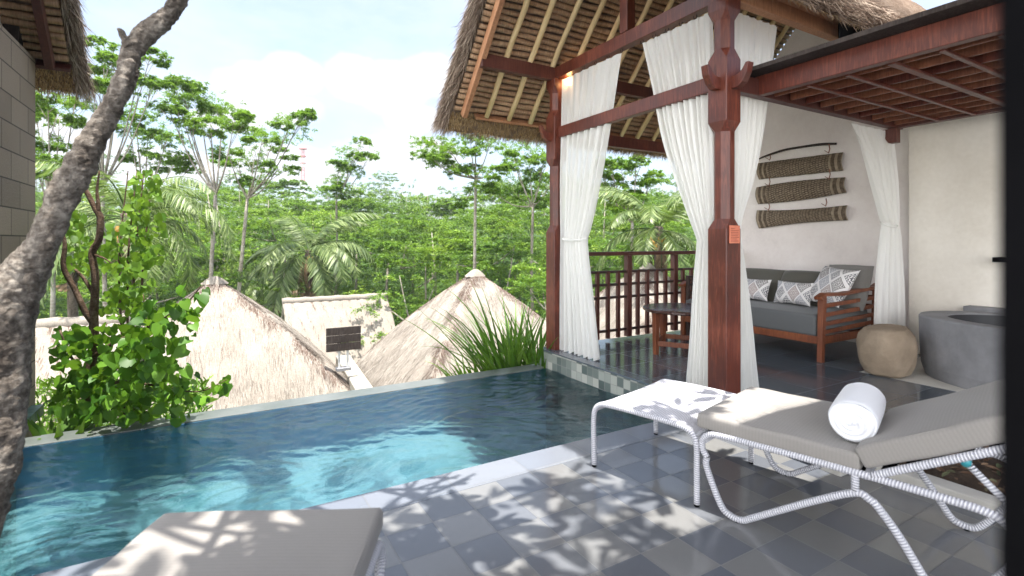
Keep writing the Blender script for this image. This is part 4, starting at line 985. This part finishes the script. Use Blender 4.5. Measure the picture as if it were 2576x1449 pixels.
# low garden wall between roofs and the slatted board
a = at(862,900,12.8); b = at(935,985,9.2); z = -1.5
w_ = MB().beam((a.x,a.y,z-.8),(b.x,b.y,z-.8),.34,1.6).build('garden_wall', m_path, loc=(a.x,a.y,-2.6), bevel=.02); tag(w_, 'pale narrow wall top running between the two hipped roofs', 'wall')
sb = empty('slatted_lamp_board', at(865,915,10.6)); tag(sb, 'dark slatted board on two steel posts between the thatch roofs', 'slatted board')
c = at(864,852,10.6)
for k, zz in enumerate((-.165,0,.165)): MB().box((c.x-.35,c.y-.03,c.z+zz-.079),(c.x+.35,c.y,c.z+zz+.079)).build('slat', m_slatd, sb, bevel=.004)
for x in (-.085,.085): MB().box((c.x+x-.022,c.y+.002,c.z-.62),(c.x+x+.022,c.y+.03,c.z+.2)).build('post', m_metal, sb)
MB().box((c.x-.14,c.y-.06,c.z-.66),(c.x+.14,c.y+.12,c.z-.60)).build('base', m_concrete, sb, bevel=.004)
# far radio mast
tw_ = at(762,600,150); tx_ = empty('radio_mast', (tw_.x,tw_.y,-5)); tag(tx_, 'red and white lattice radio mast rising above the treetops', 'radio mast')
zt = 1.36+(607-376)/1280*150
for s0, s1, mt in ((0,.72,m_white),(.72,.84,m_rust),(.84,.92,m_white),(.92,1,m_rust)):
    z0 = -5+(zt+5)*s0; z1 = -5+(zt+5)*s1; mb = MB(); wd = lambda z: .7*(1-(z+5)/(zt+5))+.42
    cs = lambda z: [Vector((tw_.x+i*wd(z)/1.4, tw_.y+j*wd(z)/1.4, z)) for i,j in ((-1,-1),(1,-1),(1,1),(-1,1))]
    zz = z0
    while zz < z1-.1:
        zn = min(z1, zz+1.6); A_, B_ = cs(zz), cs(zn)
        for i in range(4): mb.beam(A_[i],B_[i],.10,.10); mb.beam(A_[i],B_[(i+1)%4],.08,.08); mb.beam(B_[i],B_[(i+1)%4],.08,.08)
        zz = zn
    mb.build('lattice', mt, tx_)
for z_, r_ in ((zt,1.15),(zt-2.2,.9),(zt-4.2,.8)): MB().lathe((tw_.x,tw_.y,z_), [(0,0),(r_,0),(r_,.35),(0,.35)], 8).build('platform', m_rust, tx_)
MB().beam((tw_.x,tw_.y,zt),(tw_.x,tw_.y,zt+3.5),.1,.1).build('antenna', m_white, tx_)
# ================================================================ foliage
def pads(centres, n, leaf, wid, flat=.22, droop=.15, T=T_DIAM, jitter=.30):
    """flat umbrella pads of leaves: centres (x,y,z,r)"""
    out = []
    for (x,y,z,r) in centres:
        # a pad is made of small sprays, so gaps and an uneven rim remain
        k = max(4, int(n/26)); ang = RNG.uniform(0,2*PI,k); rad = r*np.sqrt(RNG.uniform(0.0,1.15,k))
        sx, sy = np.cos(ang)*rad, np.sin(ang)*rad; sz = -flat*.9*rad**2/max(r,.01)*.9+RNG.normal(size=k)*r*flat*.45
        sc = np.stack([x+sx, y+sy, z+sz],1); sd = norm(np.stack([np.cos(ang)+RNG.normal(size=k)*.5, np.sin(ang)+RNG.normal(size=k)*.5, RNG.normal(size=k)*.2],1)); sr = r*RNG.uniform(.16,.40,k)
        m = 26; t = RNG.uniform(0,1,(k,m)); side = RNG.choice([-1,1],(k,m)); perp = np.stack([-sd[:,1],sd[:,0],0*ang],1)
        P = sc[:,None]+sd[:,None]*(t*sr[:,None]*1.3)[...,None]+RNG.normal(size=(k,m,3))*(r*.03)+np.array([0,0,1])*RNG.normal(size=(k,m,1))*r*.03
        D = sd[:,None]*.55+perp[:,None]*side[...,None]*1.0+np.array([0,0,-droop])+RNG.normal(size=(k,m,3))*jitter
        Nn = np.array([0,0,1.0])+RNG.normal(size=(k,m,3))*.32
        P = P.reshape(-1,3); out.append(scatter(T, P, D.reshape(-1,3), Nn.reshape(-1,3), leaf*RNG.uniform(.6,1.2,len(P)), wid*RNG.uniform(.7,1.2,len(P))))
    return merge(out)
def tree_at(name, d, base_u, fork, plist, label, leaf=.16, n=900, r0=.16, mat=None, group=None, dj=1.2, rng=random):
    f = at(*fork, d); g = at(base_u, 640, d); gzz = float(gz(g.x, g.y)); base = Vector((g.x, g.y, gzz-.1))
    root = empty(name, base); tag(root, label, 'tree', group)
    mb = MB(); mid = base.lerp(f, .5)+Vector((rng.uniform(-.2,.2),rng.uniform(-.2,.2),0)); n = int(n*1.7); leaf *= .72; r0 *= .62; vtube(mb, [(base,r0),(mid,r0*.8),(f,r0*.62)], 8, 5)
    C = []
    for (u,v,r) in plist:
        dd = d+rng.uniform(-dj,dj); c = at(u,v,dd); R_ = r/1280*dd; C.append((c.x,c.y,c.z,R_))
        end = Vector((c.x,c.y,c.z-.1*R_)); m = f.lerp(end,.5)+Vector((0,0,-.12*(end-f).length+.02)); vtube(mb, [(f,r0*.42),(m,r0*.28),(end,r0*.10)], 6, 5)
        for k in range(4):
            a = rng.uniform(0,2*PI); e = end+Vector((math.cos(a)*R_*.7,math.sin(a)*R_*.7,rng.uniform(-.15,.05)*R_)); s_ = m.lerp(end,rng.uniform(.3,.9)); vtube(mb, [(s_,r0*.12),(s_.lerp(e,.6)+Vector((0,0,.04)),r0*.08),(e,r0*.03)], 5, 3)
    mb.build('trunk', m_bark3, root, smooth=True)
    C = C+[(x+rng.gauss(0,.7)*r, y+rng.gauss(0,.7)*r, z+rng.uniform(-.75,.35)*r, r*rng.uniform(.3,.5)) for (x,y,z,r) in C for _ in range(2)]
    V, F = pads(C, int(n*.55), leaf, leaf*.32, flat=.42, droop=.38, jitter=.4); npmesh('crown', V, F, mat or m_leafA, root)
    return root
g_ = None
tree_at('albizia_tree', 17, 545, (542,490), [(440,222,52),(500,238,58),(560,262,45),(420,262,34),(530,305,44),(590,300,38),(470,300,30),(455,205,30)], 'tall feathery tree with a forked trunk left of the radio mast', n=1100, r0=.14)
tree_at('albizia_tree', 20, 585, (622,500), [(735,300,45),(690,335,55),(640,385,48),(600,405,38),(762,288,24),(700,420,34),(660,345,40),(570,370,30),(640,455,34)], 'feathery tree leaning right toward the radio mast', n=1000, r0=.15)
tree_at('albizia_tree', 14, 110, (130,520), [(120,238,50),(190,250,42),(108,345,46),(150,292,38),(92,285,30),(120,395,40),(95,430,36)], 'feathery tree between the stone wall and the leaning trunk', n=900, r0=.12)
tree_at('albizia_tree', 15, 262, (258,470), [(262,112,34),(300,142,40),(380,132,32),(250,172,34),(350,188,36),(300,205,34),(235,210,30),(390,205,20)], 'feathery treetop showing behind the upper part of the leaning trunk', n=800, r0=.12)
tree_at('albizia_tree', 18, 372, (362,500), [(340,268,38),(372,318,50),(420,345,42),(452,388,34),(325,315,30),(400,400,34),(350,380,34),(480,420,26)], 'airy green tree just right of the leaning trunk', n=900, r0=.12)
tree_at('albizia_tree', 25, 828, (846,500), [(892,374,42),(852,402,30),(880,428,34),(845,452,28),(930,388,24),(910,350,18),(835,470,30),(870,480,30)], 'slender feathery tree standing alone in the middle of the skyline', n=900, r0=.12)
tree_at('albizia_tree', 18, 1196, (1196,450), [(1090,350,44),(1130,372,40),(1182,342,44),(1232,358,34),(1068,382,28),(1160,420,38),(1212,460,38),(1240,420,34),(1112,402,30),(1196,300,20),(1170,500,34)], 'tall straight feathery tree left of the far pavilion post', n=850, r0=.13)
tree_at('albizia_tree', 21, 1352, (1340,520), [(1282,358,46),(1330,368,48),(1300,410,36),(1352,438,40),(1290,470,34),(1368,392,34),(1244,482,34),(1330,500,36),(1390,450,40)], 'spreading feathery tree partly hidden by the far pavilion post', n=850, r0=.14)
tree_at('albizia_tree', 16, 1585, (1590,560), [(1530,400,34),(1562,420,34),(1540,458,38),(1600,402,30),(1512,470,30),(1582,482,34),(1510,430,30),(1640,440,30),(1560,510,34)], 'leafy tree seen through the pavilion between the curtains', n=850, r0=.12)
def palm(name, u, v, d, nf, flen, label, coco=0, dry=4, seed=1, spear=True, explicit=()):
    rg = random.Random(seed); c = at(u, v, d); g = float(gz(c.x, c.y)); root = empty(name, (c.x, c.y, g-.1)); tag(root, label, 'palm tree')
    mb = MB(); vtube(mb, [(Vector((c.x+.15,c.y,g-.1)),.19),(Vector((c.x+.05,c.y,(g+c.z)/2)),.14),(c-Vector((0,0,.1)),.13),(c+Vector((0,0,.2)),.10)], 10, 6, jit=.12); mb.build('trunk', m_palmbark, root, smooth=True)
    frs = []
    for k in range(nf): frs.append((2*PI*k/nf*1.0+rg.uniform(-.2,.2), rg.choice((1.25,.95,.6,.3,.0)), flen*rg.uniform(.8,1.1), False))
    for k in range(dry): frs.append((rg.uniform(0,2*PI), -.9, flen*.6, True))
    for e in explicit: frs.append((*e, False))
    rb = MB(); G, Dd = [], []
    for az, el, L, dr in frs:
        h = Vector((math.cos(az),math.sin(az),0)); p = c+Vector((0,0,.1)); pts = [p]; e = el; N = 16; cur = 1.0+.75*rg.random()
        for i in range(N):
            e -= cur/N*(1.0+.8*i/N); p = p+(h*math.cos(e)+UZ*math.sin(e))*(L/N); pts.append(p)
        rb.tube(pts, [.022*(1-.85*i/N) for i in range(N+1)], 5)
        m = 62; t = np.linspace(.14,.99,m); A_ = np.array([list(q) for q in pts]); idx = t*N; i0 = np.minimum(idx.astype(int), N-1); f = (idx-i0)[:,None]
        P = A_[i0]*(1-f)+A_[i0+1]*f; T_ = norm(A_[i0+1]-A_[i0]); S_ = norm(np.cross(T_, np.array([0,0,1.0])))
        for sd in (-1,1):
            D = T_*.55+S_*sd*.8+np.array([0,0,-.55 if not dr else -1.2])+RNG.normal(size=(m,3))*.10
            ll = L*.24*np.sin(PI*np.clip(t,.05,.97))**.55*RNG.uniform(.85,1.1,m)
            (Dd if dr else G).append(scatter(T_DIAM, P, D, np.cross(D, T_)+RNG.normal(size=(m,3))*.1, ll, .0032*d))
    rb.build('frond_stems', m_leafY if not dry else m_leafP, root, smooth=True)
    V, F = merge(G); npmesh('crown', V, F, m_leafP, root)
    if Dd: V, F = merge(Dd); npmesh('dead_fronds', V, F, m_leafD, root)
    for k in range(coco):
        a = 2*PI*k/coco; mb = MB(); q = c+Vector((.17*math.cos(a),.17*math.sin(a),-.16-.10*(k%3))); mb.lathe(q, [(0,-.085),(.05,-.07),(.075,0),(.05,.07),(0,.085)], 10); mb.build('coconut', m_coco, root, smooth=True)
AZ = lambda deg: math.atan2(-SN, CN)+math.radians(deg)   # 0 = picture right, 90 = away from the camera
palm('coconut_palm', 775, 640, 21.5, 16, 3.7, 'coconut palm in the middle distance above the pale gabled roof', coco=4, dry=6, seed=4, explicit=[(AZ(5),.75,4.0),(AZ(178),-.1,3.1),(AZ(-20),-.1,2.5)])
palm('coconut_palm', 320, 560, 11, 14, 2.5, 'large coconut palm behind the left shrub with long arching fronds', coco=5, dry=4, seed=8, explicit=[(AZ(0),.85,2.9),(AZ(-8),.25,2.6),(AZ(12),.6,3.0)])
palm('coconut_palm', 1656, 588, 14, 18, 2.6, 'coconut palm with orange fruit behind the pavilion balustrade', coco=9, dry=5, seed=12)
palm('coconut_palm', 180, 640, 16, 12, 2.4, 'smaller palm low behind the leaning trunk', dry=2, seed=15)
palm('coconut_palm', 690, 720, 24, 12, 2.6, 'dark low palm left of the middle palm', dry=3, seed=21)
# wooded slope: one mass
def forest():
    rg = np.random.default_rng(3); parts = []; tk = MB(); rows = []
    for d in (24,27,31,35,40,46,53,61,70,82,96):
        w = 1300/1280*d+4; step = 2.6+d*.035; u = -w
        while u < w:
            dd = d+rg.uniform(-2,2); uu = u+rg.uniform(-1.2,1.2); u += step
            x = CN*uu+SN*dd; y = -SN*uu+CN*dd; g = float(gz(x,y)); px = 1287+uu/dd*1280
            if px > 1800: continue
            top = 455 if px < 1000 else 450
            top += 20*math.sin(px*.017+1)+rg.uniform(-14,44)
            if px < 300: top -= 60
            zt = EYE+(607-top)/1280*dd if d > 45 else min(g+rg.uniform(4.5,8.5), EYE+(607-top-10)/1280*dd)
            h = max(3.0, min(zt-g, 9.5)); zt = g+h if d < 60 else max(g+4, zt)
            rows.append((x,y,g,zt,dd))
    for x,y,g,zt,dd in rows:
        k = rg.integers(9,14); C = []; h = zt-g; R0 = min(2.6, .34*h+.5); hh = min(h, 8)
        for i in range(k):
            f = rg.uniform(.18,1); a = rg.uniform(0,2*PI); rr = R0*(1.15-.6*f)*rg.uniform(.3,1)
            C.append((x+math.cos(a)*rr, y+math.sin(a)*rr, zt-hh*(1-f)-.3, R0*rg.uniform(.40,.72)))
        lf = .07+.0026*dd
        parts.append(pads(C, 420 if dd < 50 else 200, lf, lf*.42, flat=.16, droop=.08))
        b = Vector((x,y,g)); tp = Vector((x+rg.uniform(-.3,.3),y,zt-.6))
        if rg.random() < .55: continue
        tk.tube([b, b.lerp(tp,.5)+Vector((rg.uniform(-.4,.4),0,0)), tp], [.08,.06,.02], 5)
        for i in range(4): c = C[i]; tk.tube([b.lerp(tp,.55), Vector(c[:3])], [.05,.02], 4)
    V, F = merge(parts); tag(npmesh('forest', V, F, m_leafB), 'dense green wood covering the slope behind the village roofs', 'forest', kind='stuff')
    tag(tk.build('forest_trunks', m_bark3, smooth=True), 'pale thin trunks inside the wood on the slope', 'forest', kind='stuff')
    # a nearer storey of flat yellow green crowns, layer over layer
    parts = []; tk = MB()
    for d in (19, 22.5, 26, 30, 35, 41, 48, 56):
        px = 90+rg.uniform(0,60)
        while px < 1760:
            if d < 25 and 650 < px < 1010: px = 1015
            dd = d+rg.uniform(-1.5,1.5); q = at(px, 600, dd); g = float(gz(q.x,q.y)); vt = {19:640,22.5:600,26:570,30:545,35:520,41:500,48:482,56:468}[d]+rg.uniform(-30,34)
            zt = EYE+(607-vt)/1280*dd; H = max(1.5, zt-g); R0 = rg.uniform(1.4,2.3)*(.75+d/105); C = []
            f = Vector((q.x+rg.uniform(-.3,.3), q.y, zt-R0*1.05))
            for i in range(rg.integers(14,21)):
                a = rg.uniform(0,2*PI); rr = R0*math.sqrt(rg.uniform(0,1)); c = (q.x+math.cos(a)*rr, q.y+math.sin(a)*rr, zt-R0*.5*(rr/R0)**2-rg.uniform(0,.9)*R0*.7, R0*rg.uniform(.26,.46)); C.append(c)
                if i < 5 and rg.random() < .35: vtube(tk, [(f,.04),(f.lerp(Vector(c[:3]),.5)+Vector((0,0,-.1)),.03),(Vector(c[:3]),.012)], 4, 3)
            if rg.random() < .35: tk.tube([Vector((q.x,q.y,g)), f.lerp(Vector((q.x,q.y,g)),.5)+Vector((rg.uniform(-.2,.2),0,0)), f], [.10,.08,.05], 5)
            lf = .065+.0030*dd; parts.append(pads(C, 460, lf, lf*.42, flat=.13, droop=.05))
            px += R0*2/dd*1280*rg.uniform(.75,1.35)
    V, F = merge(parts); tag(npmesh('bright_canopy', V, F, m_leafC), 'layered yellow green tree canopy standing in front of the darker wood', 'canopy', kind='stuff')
    tag(tk.build('canopy_trunks', m_bark3, smooth=True), 'pale forked trunks under the yellow green canopy', 'canopy', kind='stuff')
    # undergrowth in the valley
    parts = []
    for _ in range(520):
        dd = rg.uniform(7.5,34); uu = rg.uniform(-1.05,.42)*dd; x = CN*uu+SN*dd; y = -SN*uu+CN*dd; g = float(gz(x,y)); r = rg.uniform(.5,1.1)*(.6+dd*.03)
        if 13.5 < dd < 24 and 640 < 1287+uu/dd*1280 < 1030: continue
        parts.append(pads([(x,y,g+r*rg.uniform(.3,1.3),r)], 300, .07+.0025*dd, .03+.001*dd, flat=.5))
    V, F = merge(parts); tag(npmesh('undergrowth', V, F, m_leafB), 'low green undergrowth filling the valley between the houses', 'undergrowth', kind='stuff')
forest()
# ---- shrub with heart shaped leaves beyond the pool corner
def heart_cluster(L, size, dens=1.0):
    P, D, Nn, S = [], [], [], []
    for u,v,ru,rv,d,dj,n in L:
        for k in range(int(n*dens)):
            a = random.uniform(0,2*PI); r = math.sqrt(random.random()); dd = d+random.uniform(-dj,dj)
            P.append(at(u+ru*r*math.cos(a), v+rv*r*math.sin(a), dd)); D.append((random.gauss(0,.5), random.gauss(0,.5), -.75+random.gauss(0,.35))); Nn.append((random.gauss(-.1,.55), random.gauss(-.8,.5), random.gauss(.65,.4))); S.append(random.uniform(.55,1.4)*size)
    S = np.array(S); return scatter(T_HEART, np.array([list(p) for p in P]), np.array(D), np.array(Nn), S, S*.95)
b0 = at(224,1075,4.05); sh = empty('orchid_shrub', (b0.x,b0.y,-1.25)); tag(sh, 'bright green shrub with heart shaped leaves behind the pool lip', 'shrub')
mb = MB()
for br in ([(226,1250,4.05,.042),(224,1075,4.05,.038),(226,950,4.05,.034),(236,860,4.05,.034),(236,790,4.03,.030),(240,700,4.0,.026),(232,638,4.0,.026),(249,602,4.0,.024),(252,548,4.0,.024),(240,526,4.0,.02),(210,467,4.0,.016)],
           [(249,560,4.0,.016),(247,513,4.0,.014),(244,478,4.0,.010),(250,430,4.0,.006)],
           [(236,815,4.04,.024),(212,780,4.0,.022),(188,726,3.98,.020),(160,673,3.95,.018),(163,613,3.95,.014),(150,560,3.95,.008)],
           [(233,735,4.02,.015),(210,700,4.0,.013),(188,677,3.97,.010)],
           [(232,900,4.05,.02),(290,860,3.95,.014),(380,820,3.9,.010),(470,760,3.85,.006),(505,720,3.8,.004)],
           [(228,1000,4.05,.016),(300,960,3.95,.012),(420,975,3.85,.008),(500,985,3.8,.005),(570,955,3.8,.003)],
           [(228,960,4.05,.014),(180,900,3.95,.010),(150,830,3.9,.006)], [(236,640,4.0,.010),(262,650,3.95,.007),(280,662,3.95,.004)],
           [(330,1060,4.0,.008),(350,950,3.95,.007),(372,850,3.9,.005),(360,740,3.9,.003)],[(310,1065,4.0,.007),(318,980,3.9,.006),(340,880,3.9,.004)]):
    vtube(mb, [(at(u,v,d),r) for u,v,d,r in br], 8, 5)
mb.build('stems', m_bark2, sh, smooth=True)
L1 = [(300,905,110,95,3.95,.35,330),(210,1000,85,60,4.0,.3,150),(390,860,70,90,3.9,.3,120),(430,950,60,55,3.85,.25,70),(330,1010,90,50,3.95,.3,110),(400,800,60,50,3.85,.25,50),(470,760,40,45,3.8,.2,20),(500,990,40,25,3.8,.15,16),(555,962,28,20,3.8,.1,12),(480,830,25,50,3.8,.2,10),(180,900,50,80,3.95,.3,80),(160,850,40,30,3.9,.2,24),(455,1030,40,25,3.85,.2,16),(505,725,14,18,3.8,.1,6)]
V, F = heart_cluster(L1, .080, .72); npmesh('crown', V, F, m_leafH, sh)
L2 = [(335,700,45,60,4.3,.4,110),(345,560,36,60,4.4,.4,120),(365,470,40,45,4.5,.4,90),(300,760,50,40,4.2,.3,60),(200,640,40,50,4.3,.3,70),(190,560,24,30,4.3,.3,30),(400,560,18,30,4.5,.3,20),(370,640,40,30,4.3,.3,50),(280,620,30,60,4.3,.3,50)]
b1 = at(350,1040,4.4); cr = empty('climbing_vine', (b1.x,b1.y,-1.3)); tag(cr, 'pale lime leaved climber rising behind the heart leaved shrub', 'climber')
V, F = heart_cluster(L2, .062); npmesh('leaves', V, F, m_leafY, cr)
mb = MB(); 
for dx in (-18,0,22,-40): vtube(mb, [(at(345+dx*.4,1100,4.4),.012),(at(335+dx*.7,850,4.4),.010),(at(340+dx,650,4.4),.008),(at(362+dx,430,4.5),.004)], 6, 5)
mb.build('stems', m_bark2, cr, smooth=True)
# ---- strap leaved plants
def blades(name, c, n, L, W, label, lean=(-.3,0), mat=m_blade, spread=.28, cat='plant'):
    root = empty(name, c); tag(root, label, cat); mb = MB(); c = Vector(c)
    for k in range(n):
        a = random.uniform(0,2*PI); b = c+Vector((math.cos(a),math.sin(a),0))*random.uniform(0,spread); h = (Vector((math.cos(a),math.sin(a),0))*random.uniform(.15,.9)+Vector((lean[0],lean[1],0))).normalized()
        e = random.uniform(.85,1.45); ln = L*random.uniform(.55,1.1); N = 9; p = b; cur = random.uniform(.1,.85); S = Vector((-h.y,h.x,0)); tw = random.uniform(-.6,.6); o = len(mb.v)
        for i in range(N+1):
            t = i/N; w = W*(.55+.45*math.sin(PI*min(1,t*1.4)))*(1-t**4)*.5+.0005; up = (h*-math.sin(e)+UZ*math.cos(e)); s_ = S*math.cos(tw)+up*math.sin(tw)
            mb.v += [tuple(p-s_*w+up*w*.3), tuple(p-up*w*.15), tuple(p+s_*w+up*w*.3)]
            e -= cur/N*(.4+1.4*t); p = p+(h*math.cos(e)+UZ*math.sin(e))*(ln/N)
        for i in range(N):
            q = o+i*3; mb.f += [(q,q+1,q+4,q+3),(q+1,q+2,q+5,q+4)]
    mb.build('leaves', mat, root, smooth=True)
c = at(1275,960,6.15); blades('strap_leaf_plant', (c.x,c.y,c.z-.05), 105, 1.30, .042, 'tall clump of long strap leaves between the pool corner and the thatch roof', lean=(-.30,.05), spread=.34)
c = at(1350,955,6.0); blades('strap_leaf_plant', (c.x,c.y,c.z-.1), 40, 1.25, .038, 'upright strap leaves growing against the far pavilion post', lean=(-.05,.1), spread=.2)
c = at(1200,965,6.1); blades('strap_leaf_plant', (c.x,c.y,c.z-.1), 50, .55, .045, 'low lime green leaves at the foot of the tall strap leaf clump', lean=(-.2,-.1), mat=m_leafY, spread=.4)
c = at(150,1085,3.75); blades('broad_leaf_plant', (c.x,c.y,c.z-.15), 26, .38, .07, 'broad upright leaves at the corner of the pool by the stone wall', lean=(0,0), mat=m_blade, spread=.2)
c = at(25,1440,1.62); c.z = .0; blades('fern', (-1.02,2.05,0), 30, .36, .018, 'small fern beside the foot of the leaning trunk', lean=(.2,0), spread=.05, cat='fern')
# fine grassy growth below the shrub
P, D, Nn = [], [], []
for _ in range(2600):
    p = at(random.uniform(90,520), random.uniform(960,1110), random.uniform(4.2,5.2)); P.append(list(p)); D.append((random.gauss(0,.6),random.gauss(0,.6),random.uniform(.1,1))); Nn.append((random.gauss(0,1),random.gauss(-1,1),1))
V, F = scatter(T_LEAF, np.array(P), np.array(D), np.array(Nn), RNG.uniform(.04,.11,len(P)), .022); tag(npmesh('ground_cover', V, F, m_leafY), 'fine yellow green ground cover under the shrub behind the pool', 'ground cover', kind='stuff')
# bedding plants under the pergola
for k,(x,y,s_) in enumerate(((3.95,.95,.16),(4.25,.60,.2),(4.5,1.15,.15))):
    root = empty('bedding_plant', (x,y,.05)); tag(root, ('grey green leafy plant in the bed behind the lounge chair', 'wide leaved plant in the bed under the chair back', 'small leafy plant at the back of the planting bed')[k], 'plant')
    n = 16; a = RNG.uniform(0,2*PI,n); D = np.stack([np.cos(a),np.sin(a),RNG.uniform(.1,.9,n)],1); V, F = scatter(T_LEAF, np.array([[x,y,.06]]*n), D, np.array([[0,0,1.0]]*n)+RNG.normal(size=(n,3))*.3, s_*RNG.uniform(.7,1.2,n), s_*.45)
    npmesh('leaves', V, F, leafmat('grey_green_leaves', [(0,(.12,.16,.13)),(1,(.26,.30,.26))], trans=.15) if k == 0 else bpy.data.materials['grey_green_leaves'], root)
# ================================================================ camera, light, sky
cam = bpy.data.cameras.new('camera'); co = bpy.data.objects.new('camera', cam); COL.objects.link(co); SC.camera = co
co.location = (0,0,EYE); co.rotation_euler = (PI/2, 0, -math.atan2(SN, CN)); cam.sensor_width = 36; cam.lens = 36*FP/2575; cam.shift_y = -(724.5-CV)/2575
cam.clip_start = .05; cam.clip_end = 1500
cam.dof.use_dof = True; cam.dof.focus_distance = 5.0; cam.dof.aperture_fstop = cam.lens/1000/.0085
sd = Vector((.04,-.13,1.0)).normalized(); el = math.asin(sd.z); az = math.atan2(sd.x, sd.y)
sl = bpy.data.lights.new('sun', 'SUN'); sl.energy = SUN_E; sl.angle = math.radians(.53); sl.color = (1.0,.955,.88)
so_ = bpy.data.objects.new('sun', sl); COL.objects.link(so_); so_.rotation_euler = sd.to_track_quat('Z','Y').to_euler(); so_.location = (0,0,20)
w = bpy.data.worlds.new('World'); SC.world = w; w.use_nodes = True; t = w.node_tree; t.nodes.clear()
def N(typ, ins=None, **kw):
    nd = t.nodes.new(typ)
    for k, v in kw.items(): setattr(nd, k, v)
    for k, v in (ins or {}).items():
        if isinstance(v, bpy.types.NodeSocket): t.links.new(v, nd.inputs[k])
        else: nd.inputs[k].default_value = v
    return nd
sky = N('ShaderNodeTexSky', sky_type='NISHITA', sun_disc=False, sun_elevation=el, sun_rotation=az, air_density=1.0, dust_density=2.2, ozone_density=1.0)
tc = N('ShaderNodeTexCoord'); vec = tc.outputs['Generated']
def blob(u, v, ru, rv):
    d = Vector(ray(u,v)).normalized(); e = Vector(ray(u+ru,v)).normalized(); rad = (e-d).length
    sub = N('ShaderNodeVectorMath', {0: vec, 1: tuple(d)}, operation='SUBTRACT')
    ml = N('ShaderNodeVectorMath', {0: sub.outputs[0], 1: (1,1,ru/rv)}, operation='MULTIPLY')
    ln = N('ShaderNodeVectorMath', {0: ml.outputs[0]}, operation='LENGTH')
    return N('ShaderNodeMapRange', {'Value': ln.outputs['Value'], 'From Min': rad*1.25, 'From Max': rad*.25, 'To Min': 0.0, 'To Max': 1.0}).outputs[0]
cur = None
for b in ((640,225,120,75),(740,190,90,60),(690,270,150,55),(900,200,95,70),(980,215,120,75),(1080,190,100,65),(560,300,110,40),(1050,300,90,40),(380,420,300,60),(1020,390,200,60),(160,330,130,60),(720,420,200,60)):
    k = blob(*b); cur = k if cur is None else N('ShaderNodeMath', {0: cur, 1: k}, operation='MAXIMUM').outputs[0]
n1 = N('ShaderNodeTexNoise', {'Vector': vec, 'Scale': 9.0, 'Detail': 9.0, 'Roughness': .62}); n2 = N('ShaderNodeTexNoise', {'Vector': N('ShaderNodeMapping', {'Vector': vec, 'Scale': (1.5,1.5,4)}).outputs[0], 'Scale': 1.6, 'Detail': 8.0, 'Roughness': .6})
s1 = N('ShaderNodeMath', {0: cur, 1: N('ShaderNodeMath', {0: n1.outputs[0], 1: 1.0}, operation='MULTIPLY').outputs[0]}, operation='ADD')
cl = N('ShaderNodeMapRange', {'Value': s1.outputs[0], 'From Min': .78, 'From Max': 1.08}); cl2 = N('ShaderNodeMapRange', {'Value': n2.outputs[0], 'From Min': .46, 'From Max': .72, 'To Max': .55})
ca = N('ShaderNodeMath', {0: cl.outputs[0], 1: cl2.outputs[0]}, operation='MAXIMUM')
mx = N('ShaderNodeMix', {0: ca.outputs[0]}, data_type='RGBA'); t.links.new(sky.outputs[0], mx.inputs[6]); mx.inputs[7].default_value = (CLD*1.25,CLD*1.25,CLD*1.28,1)
mx0 = N('ShaderNodeMix', {0: .40}, data_type='RGBA'); t.links.new(mx.outputs[2], mx0.inputs[6]); mx0.inputs[7].default_value = (CLD*.66,CLD*.74,CLD*.88,1)
# extra sky glow, overhead and out of view, added to light the shaded interior
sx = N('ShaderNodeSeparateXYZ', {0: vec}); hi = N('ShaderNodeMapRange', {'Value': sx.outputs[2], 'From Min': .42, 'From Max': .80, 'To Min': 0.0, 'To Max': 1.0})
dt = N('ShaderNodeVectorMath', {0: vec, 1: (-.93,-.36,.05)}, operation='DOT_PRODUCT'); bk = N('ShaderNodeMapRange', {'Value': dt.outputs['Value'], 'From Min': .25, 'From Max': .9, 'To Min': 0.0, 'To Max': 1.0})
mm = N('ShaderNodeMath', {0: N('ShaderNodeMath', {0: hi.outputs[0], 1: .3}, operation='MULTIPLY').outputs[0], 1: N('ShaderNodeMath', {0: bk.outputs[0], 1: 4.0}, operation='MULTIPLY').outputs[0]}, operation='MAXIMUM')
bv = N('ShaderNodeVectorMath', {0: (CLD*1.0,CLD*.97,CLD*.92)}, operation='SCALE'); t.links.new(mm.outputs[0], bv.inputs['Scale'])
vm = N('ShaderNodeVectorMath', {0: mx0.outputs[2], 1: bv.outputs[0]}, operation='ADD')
if HAZE:
    hz = MB().box((-75,-8,-6),(150,140,34)); tm = bpy.data.materials.new('air'); tm.use_nodes = True; tm.node_tree.nodes.clear()
    o_ = tm.node_tree.nodes.new('ShaderNodeOutputMaterial'); pv = tm.node_tree.nodes.new('ShaderNodeVolumePrincipled'); pv.inputs['Color'].default_value = (.86,.92,1,1); pv.inputs['Density'].default_value = HAZE; pv.inputs['Anisotropy'].default_value = .2
    tm.node_tree.links.new(pv.outputs[0], o_.inputs['Volume']); h_ = hz.build('haze', tm); tag(h_, 'pale haze softening the far trees', 'haze', kind='stuff')
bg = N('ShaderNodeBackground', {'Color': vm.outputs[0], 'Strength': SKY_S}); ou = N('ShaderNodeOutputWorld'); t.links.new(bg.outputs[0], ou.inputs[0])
SC.view_settings.view_transform = 'Standard'; SC.view_settings.look = 'None'; SC.view_settings.gamma = 1; SC.view_settings.exposure = EXPO
SC.cycles.max_bounces = 8; SC.cycles.transparent_max_bounces = 12; SC.cycles.use_denoising = True
SC.cycles.sample_clamp_indirect = 6; SC.cycles.caustics_reflective = False; SC.cycles.caustics_refractive = False
